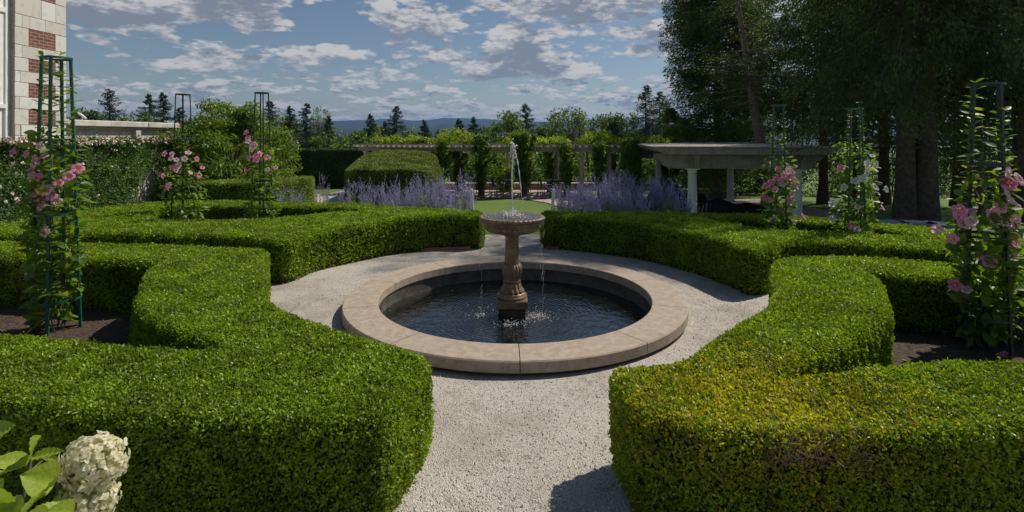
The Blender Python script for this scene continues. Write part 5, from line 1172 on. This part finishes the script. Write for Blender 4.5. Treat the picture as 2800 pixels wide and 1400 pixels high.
def big_conifer(px, z, h, R0, zc, label, tr=.3, lean=0.0, mat='conifer_dark', bk=None, wd=.22, asp=.34, nb=150, per=230, leaf=.13, droop=.5, power=.7, top_r=.25, trunks=((0, 0, 1),), rmul=None, hang=.35, bare=0, nm='conifer'):
    x = X(px, z); g0 = float(terr(x, z)); root = empty(nm, (x, z, g0), label, 'tree'); H = h - g0; zc = zc - g0
    tk = MB(); q = np.linspace(0, 1, 14)
    for (ox, oy, k) in trunks:
        P = np.column_stack([ox + lean * q * H + .04 * np.sin(q * 9) * (1 - q), oy + 0 * q, q * H * .97]); tk.tube(P, tr * k * (1.0 - .80 * q ** 1.1) * (1 + .5 * np.exp(-q * 26)), 14)
    mb = MB(); Cs, Ax = [], []
    for i in range(nb + bare):
        t = rng.random() ** .9; z0 = zc + (H - zc) * t; isb = i >= nb
        if isb: z0 = zc * rng.uniform(.55, 1.25)
        a = rng.uniform(0, 6.28); L = R0 * ((1 - t) ** power * (1 - top_r) + top_r) * rng.uniform(.65, 1.12)
        if rmul: L *= rmul(a, t)
        if isb: L *= rng.uniform(.3, .7)
        s = np.linspace(0, 1, 9); o_ = trunks[i % len(trunks)]; bx_ = o_[0] + lean * z0
        rise = rng.uniform(-.1, .25) * L
        P = np.column_stack([bx_ + np.cos(a) * L * s, o_[1] + np.sin(a) * L * s, z0 + rise * s - droop * L * s ** 2 * .6 + .12 * L * s ** 4 + .03 * np.sin(s * 11 + i)])
        limb(tk, P, max(.012, .035 * L / 3 + .012), .004, 5)
        if isb: continue
        n = int(per * (.35 + .65 * L / R0)); u_ = rng.uniform(.12, 1.0, n) ** .75; f = u_ * 8; i0 = np.minimum(f.astype(int), 7); fr = (f - i0)[:, None]; C = P[i0] * (1 - fr) + P[i0 + 1] * fr
        side = np.array([-np.sin(a), np.cos(a), 0]); w_ = rng.normal(0, 1, n) * (wd * L * (1.15 - u_) + .10)
        C = C + side * w_[:, None] * .8; C[:, 2] -= np.abs(rng.normal(0, hang, n)) * (.4 + .6 * rng.random(n)) + np.abs(w_) * .25
        ax = np.tile([np.cos(a), np.sin(a), 0], (n, 1)) * .6 + side * np.sign(w_)[:, None] * .35 + rng.normal(size=(n, 3)) * .35; ax[:, 2] -= droop * 1.4
        Cs.append(C); Ax.append(ax)
    C = np.concatenate(Cs); ax = np.concatenate(Ax); n = len(C); s = leaf * rng.uniform(.6, 1.5, n)
    mb.leaves(C, ax, rdir(n) * .8 + [0, 0, .6], s, s * asp)
    tk.build('trunk', M[bk] if bk else (M['bark_dark'] if mat != 'conifer_mid' else M['bark']), root); mb.build('crown', M[mat], root); return root
# the dark stand on the right
big_conifer(1962, 31, 11.5, 3.15, -.2, 'huge dense arborvitae whose straight left edge stands against the clouds', .3, mat='conifer_mid', nb=430, per=290, leaf=.14, droop=.35, power=.25, top_r=.78, hang=.5)
big_conifer(2106, 26.0, 10.5, 2.8, 3.2, 'leaning bare-trunked pine rising behind the arbour roof', .29, lean=-.155, bk='bark_pine', nb=80, per=170, leaf=.12, droop=.25, power=.5, hang=.2, bare=22, nm='pine_tree')
big_conifer(2250, 27.5, 11.5, 3.6, 2.2, 'dark spruce with a slim reddish trunk right of the arbour', .22, nb=170, per=250, leaf=.15, droop=.6, power=.4, top_r=.5, bare=30)
big_conifer(2345, 21.0, 9.5, 3.1, 2.6, 'dark drooping spruce behind the white-flowered obelisk', .20, nb=150, per=240, leaf=.13, droop=.8, power=.4, top_r=.5, hang=.5, bare=30)
big_conifer(2506, 15.6, 18, 3.3, 2.5, 'old double-trunked spruce with hanging boughs at the end of the stone curb', .25, mat='conifer_dark', nb=270, per=380, leaf=.105, wd=.13, asp=.42, droop=.9, power=.45, top_r=.4, hang=.55, trunks=((-.27, .1, 1), (.25, 0, 1.1)), bare=40, nm='spruce_tree')
big_conifer(2655, 18.5, 14, 3.3, 3.0, 'dark spruce behind the near right obelisk', .30, nb=160, per=240, leaf=.13, droop=.8, power=.45, top_r=.5, hang=.5, bare=40, nm='spruce_tree')
big_conifer(2800, 15.5, 13, 3.0, 2.6, 'dark spruce cut by the right edge of the photo', .30, nb=150, per=240, leaf=.12, droop=.8, power=.45, top_r=.5, hang=.5, bare=30, nm='spruce_tree')
big_conifer(2415, 27.0, 14, 3.8, 1.2, 'deep shaded spruce between the double trunk and the white-flowered obelisk', .25, nb=150, per=230, leaf=.17, droop=.6, power=.4, top_r=.5, bare=30, nm='spruce_tree')
big_conifer(2620, 26.0, 14, 3.8, .8, 'deep shaded spruce seen between the double trunk and the near right obelisk', .25, nb=150, per=230, leaf=.17, droop=.6, power=.4, top_r=.5, bare=30, nm='spruce_tree')
big_conifer(2080, 36.0, 12.5, 3.2, .5, 'background conifer filling the gap behind the leaning pine', .25, nb=110, per=200, leaf=.18, droop=.5, power=.5, top_r=.4, bare=20)
big_conifer(2960, 20.0, 14, 4.0, 1.0, 'dark spruce boughs entering from beyond the right edge', .3, nb=140, per=230, leaf=.15, droop=.7, power=.4, top_r=.5, nm='spruce_tree')
for i, (px, z, yt, w_) in enumerate([(2050, 35, 425, 200), (2260, 34, 420, 230), (2440, 35, 425, 240), (2640, 33, 430, 260), (2830, 29, 430, 280), (1950, 36, 415, 150)]):
    bush(px, z, yt, w_, ['sunlit undergrowth glimpsed beneath the arbour at right', 'undergrowth behind the slim reddish trunk', 'undergrowth seen left of the double trunk', 'undergrowth seen right of the double trunk', 'undergrowth at the far right behind the near obelisk', 'undergrowth seen between the white columns'][i], M['decid_d'], 70, .16, per=90)
bush(1832, 27.5, 296, 62, 'sunlit yellow-green young tree tucked against the left edge of the big arborvitae', M['decid_y'], 46, .13)

def spruce(px, yt, z, wpx, label, mat='spruce_far', nb=120, ragged=.25, nm='spruce_tree', power=.85, per=46):
    x = X(px, z); g0 = float(terr(x, z)); root = empty(nm, (x, z, g0), label, 'tree'); H = Hh(yt, z) - g0; R0 = wpx * 1.2 * z / F / 2; tk, mb = MB(), MB(); k = z / 90
    tk.tube([(0, 0, 0), (0, 0, H * .6), (0, 0, H * .99)], [.25, .14, .02], 6); Cs, Ax = [], []; vis = min(11 * k + 1, H - .5); nb = int(nb * 1.5)
    for i in range(nb):
        t = (i + rng.random()) / nb; d = vis * t; z0 = H - .15 - d; a = rng.uniform(0, 6.28); L = R0 * min(1, d / (2.3 * R0) + .04) ** power * rng.uniform(1 - ragged * 1.6, 1 + ragged)
        s = np.linspace(0, 1, 6); P = np.column_stack([np.cos(a) * L * s, np.sin(a) * L * s, z0 - .20 * L * s + .22 * L * s ** 3]); limb(tk, P, .03, .008, 4)
        n = int(per * (.4 + L / R0)); u_ = rng.uniform(.05, 1, n) * 5; i0 = np.minimum(u_.astype(int), 4); fr = (u_ - i0)[:, None]; C = P[i0] * (1 - fr) + P[i0 + 1] * fr
        C += rng.normal(size=(n, 3)) * [.10, .10, .05] * max(L, .6) * .7; C[:, 2] -= rng.random(n) * .16 * k
        Cs.append(C); Ax.append(np.tile([np.cos(a), np.sin(a), -.4], (n, 1)) + rng.normal(size=(n, 3)) * .5)
    C = np.concatenate(Cs); n = len(C); s = .26 * k * rng.uniform(.6, 1.4, n); mb.leaves(C, np.concatenate(Ax), rdir(n) + [0, 0, .5], s, s * .45)
    tk.build('trunk', M['bark_dark'], root); mb.build('crown', M[mat], root)
for a in [(300, 240, 80, 130, 'ragged tall spruce above the terrace wall', .5), (408, 254, 85, 80, 'left one of the two dark spruces close together above the terrace wall', .25), (446, 250, 88, 70, 'right one of the two dark spruces close together above the terrace wall', .4),
          (738, 272, 70, 76, 'dark pine behind the obelisk nearest the fountain', .5), (794, 286, 75, 76, 'broad dark spruce left of the two behind the tall yew hedge', .3), (838, 280, 78, 84, 'airy spruce with wide branches, second from the left behind the tall yew hedge', .5),
          (898, 312, 80, 62, 'compact dark spruce beside the left end of the hills', .2), (1014, 308, 100, 66, 'small spruce left of the pointed one in front of the hills', .25), (1085, 287, 95, 84, 'pointed symmetrical spruce standing before the hills', .3),
          (1054, 330, 110, 34, 'tiny spruce between two larger ones before the hills', .2), (1256, 322, 110, 46, 'small grey-green spruce at the middle of the hills', .2), (1296, 317, 105, 48, 'slim dark spruce just left of the water jet', .25), (1160, 326, 115, 36, 'small spruce on the skyline right of the pointed one', .25),
          (1437, 281, 85, 100, 'open-branched dark spruce just right of the water jet', .45), (1766, 230, 75, 150, 'tallest dense spruce left of the big arborvitae', .2), (1804, 247, 77, 130, 'second dense spruce against the left of the big arborvitae', .3), (492, 290, 90, 80, 'distant pine peeping over the dogwood by the bare obelisk top', .5)]:
    spruce(*a[:5], ragged=a[5])
def decid(px, yt, z, wpx, label, mat='decid', n=46, leaf=.42, per=60, asp=.7, airy=1.0, nm='deciduous_tree'):
    x = X(px, z); g0 = float(terr(x, z)); root = empty(nm, (x, z, g0), label, 'tree'); H = Hh(yt, z) - g0; R0 = wpx * z / F / 2; k = z / 90; mb, tk = MB(), MB()
    a = rng.uniform(0, 6.28, n); t = rng.random(n) ** .8; hz = min(H * .8, R0 * 2.4); r = R0 * np.sqrt(np.clip(1 - ((t - .35) / .70) ** 2, .04, 1)) * rng.uniform(.45, .95, n)
    C = np.column_stack([r * np.cos(a), r * np.sin(a), H - hz + (hz - .12 * hz) * t]); clump_foliage(mb, C, R0 * .27 * rng.uniform(.7, 1.25, n) * airy, per, leaf * k, asp, upn=.7)
    tk.tube([(0, 0, 0), (.1, 0, H * .4), (0, 0, H * .8)], [.35, .22, .06], 7)
    for c in C[::2]: tk.tube([(0, 0, max(c[2] * .45, .2)), tuple(c * [.5, .5, .8]), tuple(c)], [.12, .06, .02], 5, cap=False)
    tk.build('trunk', M['bark'], root); mb.build('crown', M[mat], root)
for a in [(1386, 300, 80, 118, 'rounded light green tree just left of the open-branched spruce', 'decid', 44), (1556, 285, 88, 165, 'tall yellowish green tree right of centre on the skyline', 'decid', 60), (1500, 330, 75, 120, 'dark rounded tree between the open spruce and the tall yellowish tree', 'decid_d', 44),
          (1655, 309, 82, 110, 'medium green tree on the skyline right of the bare brown tree', 'decid', 44), (1712, 304, 80, 130, 'dark green rounded tree beside the tallest spruce', 'decid_d', 50), (236, 286, 70, 110, 'dark rounded tree left of the ragged spruce over the terrace wall', 'decid_d', 44),
          (365, 298, 75, 170, 'low dark tree between the ragged spruce and the spruce pair', 'decid_d', 50), (1870, 320, 60, 80, 'shaded tree behind the arbour roof at the arborvitae foot', 'decid_d', 40)]:
    decid(*a[:6], n=a[6])
decid(1594, 318, 70, 150, 'brownish half-bare tree in the middle of the right skyline', 'dead', 34, .22, 60, .35, 1.4)
decid(868, 318, 82, 90, 'brownish sparse tree between the spruces at left', 'dead', 26, .25, 60, .35, 1.4)
decid(872, 288, 86, 56, 'thin airy tree top rising between the left spruces', 'decid', 18, .26, 34)
decid(770, 300, 95, 120, 'pale willow-like tree behind the broad spruce', 'decid', 30, .40, 50)
for px, yb, yt, z, lab in [(1589, 500, 350, 33, 'thin bent bare trunk seen through the pergola, left of the dim one'), (1606, 500, 370, 37, 'dim straight bare trunk seen through the pergola')]:
    x = X(px, z); g0 = float(terr(x, z)); root = empty('bare_tree', (x, z, g0), lab, 'tree'); q = np.linspace(0, 1, 12); H = Hh(yt, z) - g0
    mb = MB(); mb.tube(np.column_stack([.09 * np.sin(q * 5), 0 * q, q * H]), np.linspace(.13, .05, 12), 8)
    for k in range(16):
        h_ = H * rng.uniform(.6, 1); a = rng.uniform(0, 6.28); L = rng.uniform(.5, 1.3); mb.tube([(0, 0, h_), (math.cos(a) * L * .5, math.sin(a) * L * .5, h_ + .08), (math.cos(a) * L, math.sin(a) * L, h_ - .05)], [.02, .012, .004], 4, cap=False)
    mb.build('trunk', M['bark'], root)
def woods():
    for nm, lab, pxr, zr, yr, wr, cnt, leaf, mats in (
        ('distant_woods', 'rolling mass of distant treetops between the pergola and the blue hills', (640, 1900), (75, 190), (348, 384), (80, 150), 120, .50, ('decid', 'decid_d')),
        ('left_woods', 'dark distant treetops behind the terrace wall', (100, 700), (70, 110), (318, 345), (80, 150), 30, .48, ('decid_d', 'decid')),
        ('woodland_edge', 'shaded woodland seen through the pergola openings', (1060, 2000), (36, 56), (398, 440), (90, 150), 60, .26, ('decid_d', 'decid'))):
        for mi, mk in enumerate(mats):
            mb = MB(); 
            for i in range(cnt // 2):
                z = rng.uniform(*zr); px = rng.uniform(*pxr); yt = rng.uniform(*yr); wp = rng.uniform(*wr) * (zr[0] / z) ** .3; x = X(px, z); g0 = float(terr(x, z)); top = Hh(yt, z); R0 = wp * z / F / 2; n = 16; hz = min(top - g0, R0 * 2.6 + 2)
                a = rng.uniform(0, 6.28, n); t = rng.random(n) ** .6; r = R0 * np.sqrt(np.clip(1 - ((t - .3) / .75) ** 2, .05, 1)) * rng.uniform(.4, 1, n)
                C = np.column_stack([x + r * np.cos(a), z + r * np.sin(a), top - hz + hz * .92 * t]); clump_foliage(mb, C, R0 * .36 * rng.uniform(.7, 1.2, n), 42, leaf * (z / zr[0]) ** .8, .7, upn=.7)
            tag(mb.build(nm, M[mk]), lab + (' (sunnier crowns)' if mk == 'decid' and False else (', lighter crowns' if mk == 'decid' else ', darker crowns')), 'woods', kind='stuff')
woods()
def hills():  # ridge colours are bluish: distance haze put into the forest colour
    for nm, dist, pts, m in (('hills', 4200, [(-900, 345), (300, 350), (700, 345), (860, 341), (917, 335), (975, 331), (1045, 327), (1090, 325), (1130, 331), (1180, 329), (1260, 327), (1330, 327), (1400, 330), (1470, 334), (1700, 338), (2100, 345), (3600, 350)], pmat('far_forest_ridge', (.012, .032, .04), (.022, .045, .045), .006, 1.0)),
                             ('near_hills', 2600, [(-900, 372), (700, 366), (860, 360), (930, 356), (1000, 349), (1050, 352), (1120, 350), (1200, 345), (1290, 343), (1380, 348), (1500, 352), (1900, 360), (3600, 370)], pmat('near_forest_ridge', (.012, .03, .03), (.022, .045, .035), .012, 1.0))):
        xs = np.linspace(-900, 3600, 400); ys = np.interp(xs, [p[0] for p in pts], [p[1] for p in pts]); ys = ys + .7 * np.sin(xs * .05) + .35 * np.sin(xs * .21) + .25 * np.sin(xs * .53 + 1)
        k = 14; V = []
        for j in range(k):
            t = j / (k - 1); d = dist * (.62 + .38 * t); 
            for a, b in zip(xs, ys):
                top = Hh(b, dist); V.append((X(a, dist) * (d / dist) ** .3, d, -45 + (top + 45) * math.sin(t * math.pi / 2) ** 1.3 + (18 * math.sin(a * .017 + j * 1.1) + 7 * math.sin(a * .05 + j * 2)) * math.sin(t * math.pi)))
        n = len(xs); i, j = np.meshgrid(np.arange(k - 1), np.arange(n - 1), indexing='ij'); Fq = np.stack([i * n + j, i * n + j + 1, (i + 1) * n + j + 1, (i + 1) * n + j], -1).reshape(-1, 4)
        V = np.array(V); back = V[-n:].copy(); back[:, 1] += 900; back[:, 2] = -60
        V = np.concatenate([V, back]); i2 = np.arange(n - 1); b0 = (k - 1) * n; Fb = np.stack([b0 + i2, b0 + i2 + 1, b0 + n + i2 + 1, b0 + n + i2], 1); Fq = np.concatenate([Fq, Fb])
        tag(MB().add(V, Fq, True).build(nm, m), kind='structure')
hills()
# ------------------------------------------------------------------ air
def haze():
    m, t = new_mat('haze_air'); v = t.n('ShaderNodeVolumePrincipled'); v.inputs['Color'].default_value = (.20, .45, 1, 1); v.inputs['Density'].default_value = 0.0001; v.inputs['Anisotropy'].default_value = .3
    o = t.n('ShaderNodeOutputMaterial'); t.put(o.inputs['Volume'], v.outputs[0])
    tag(MB().box((0, 2600, 65), (9600, 5300, 250)).build('haze', m), 'thin blue haze over the far hills', 'haze', kind='stuff')
if True: haze()
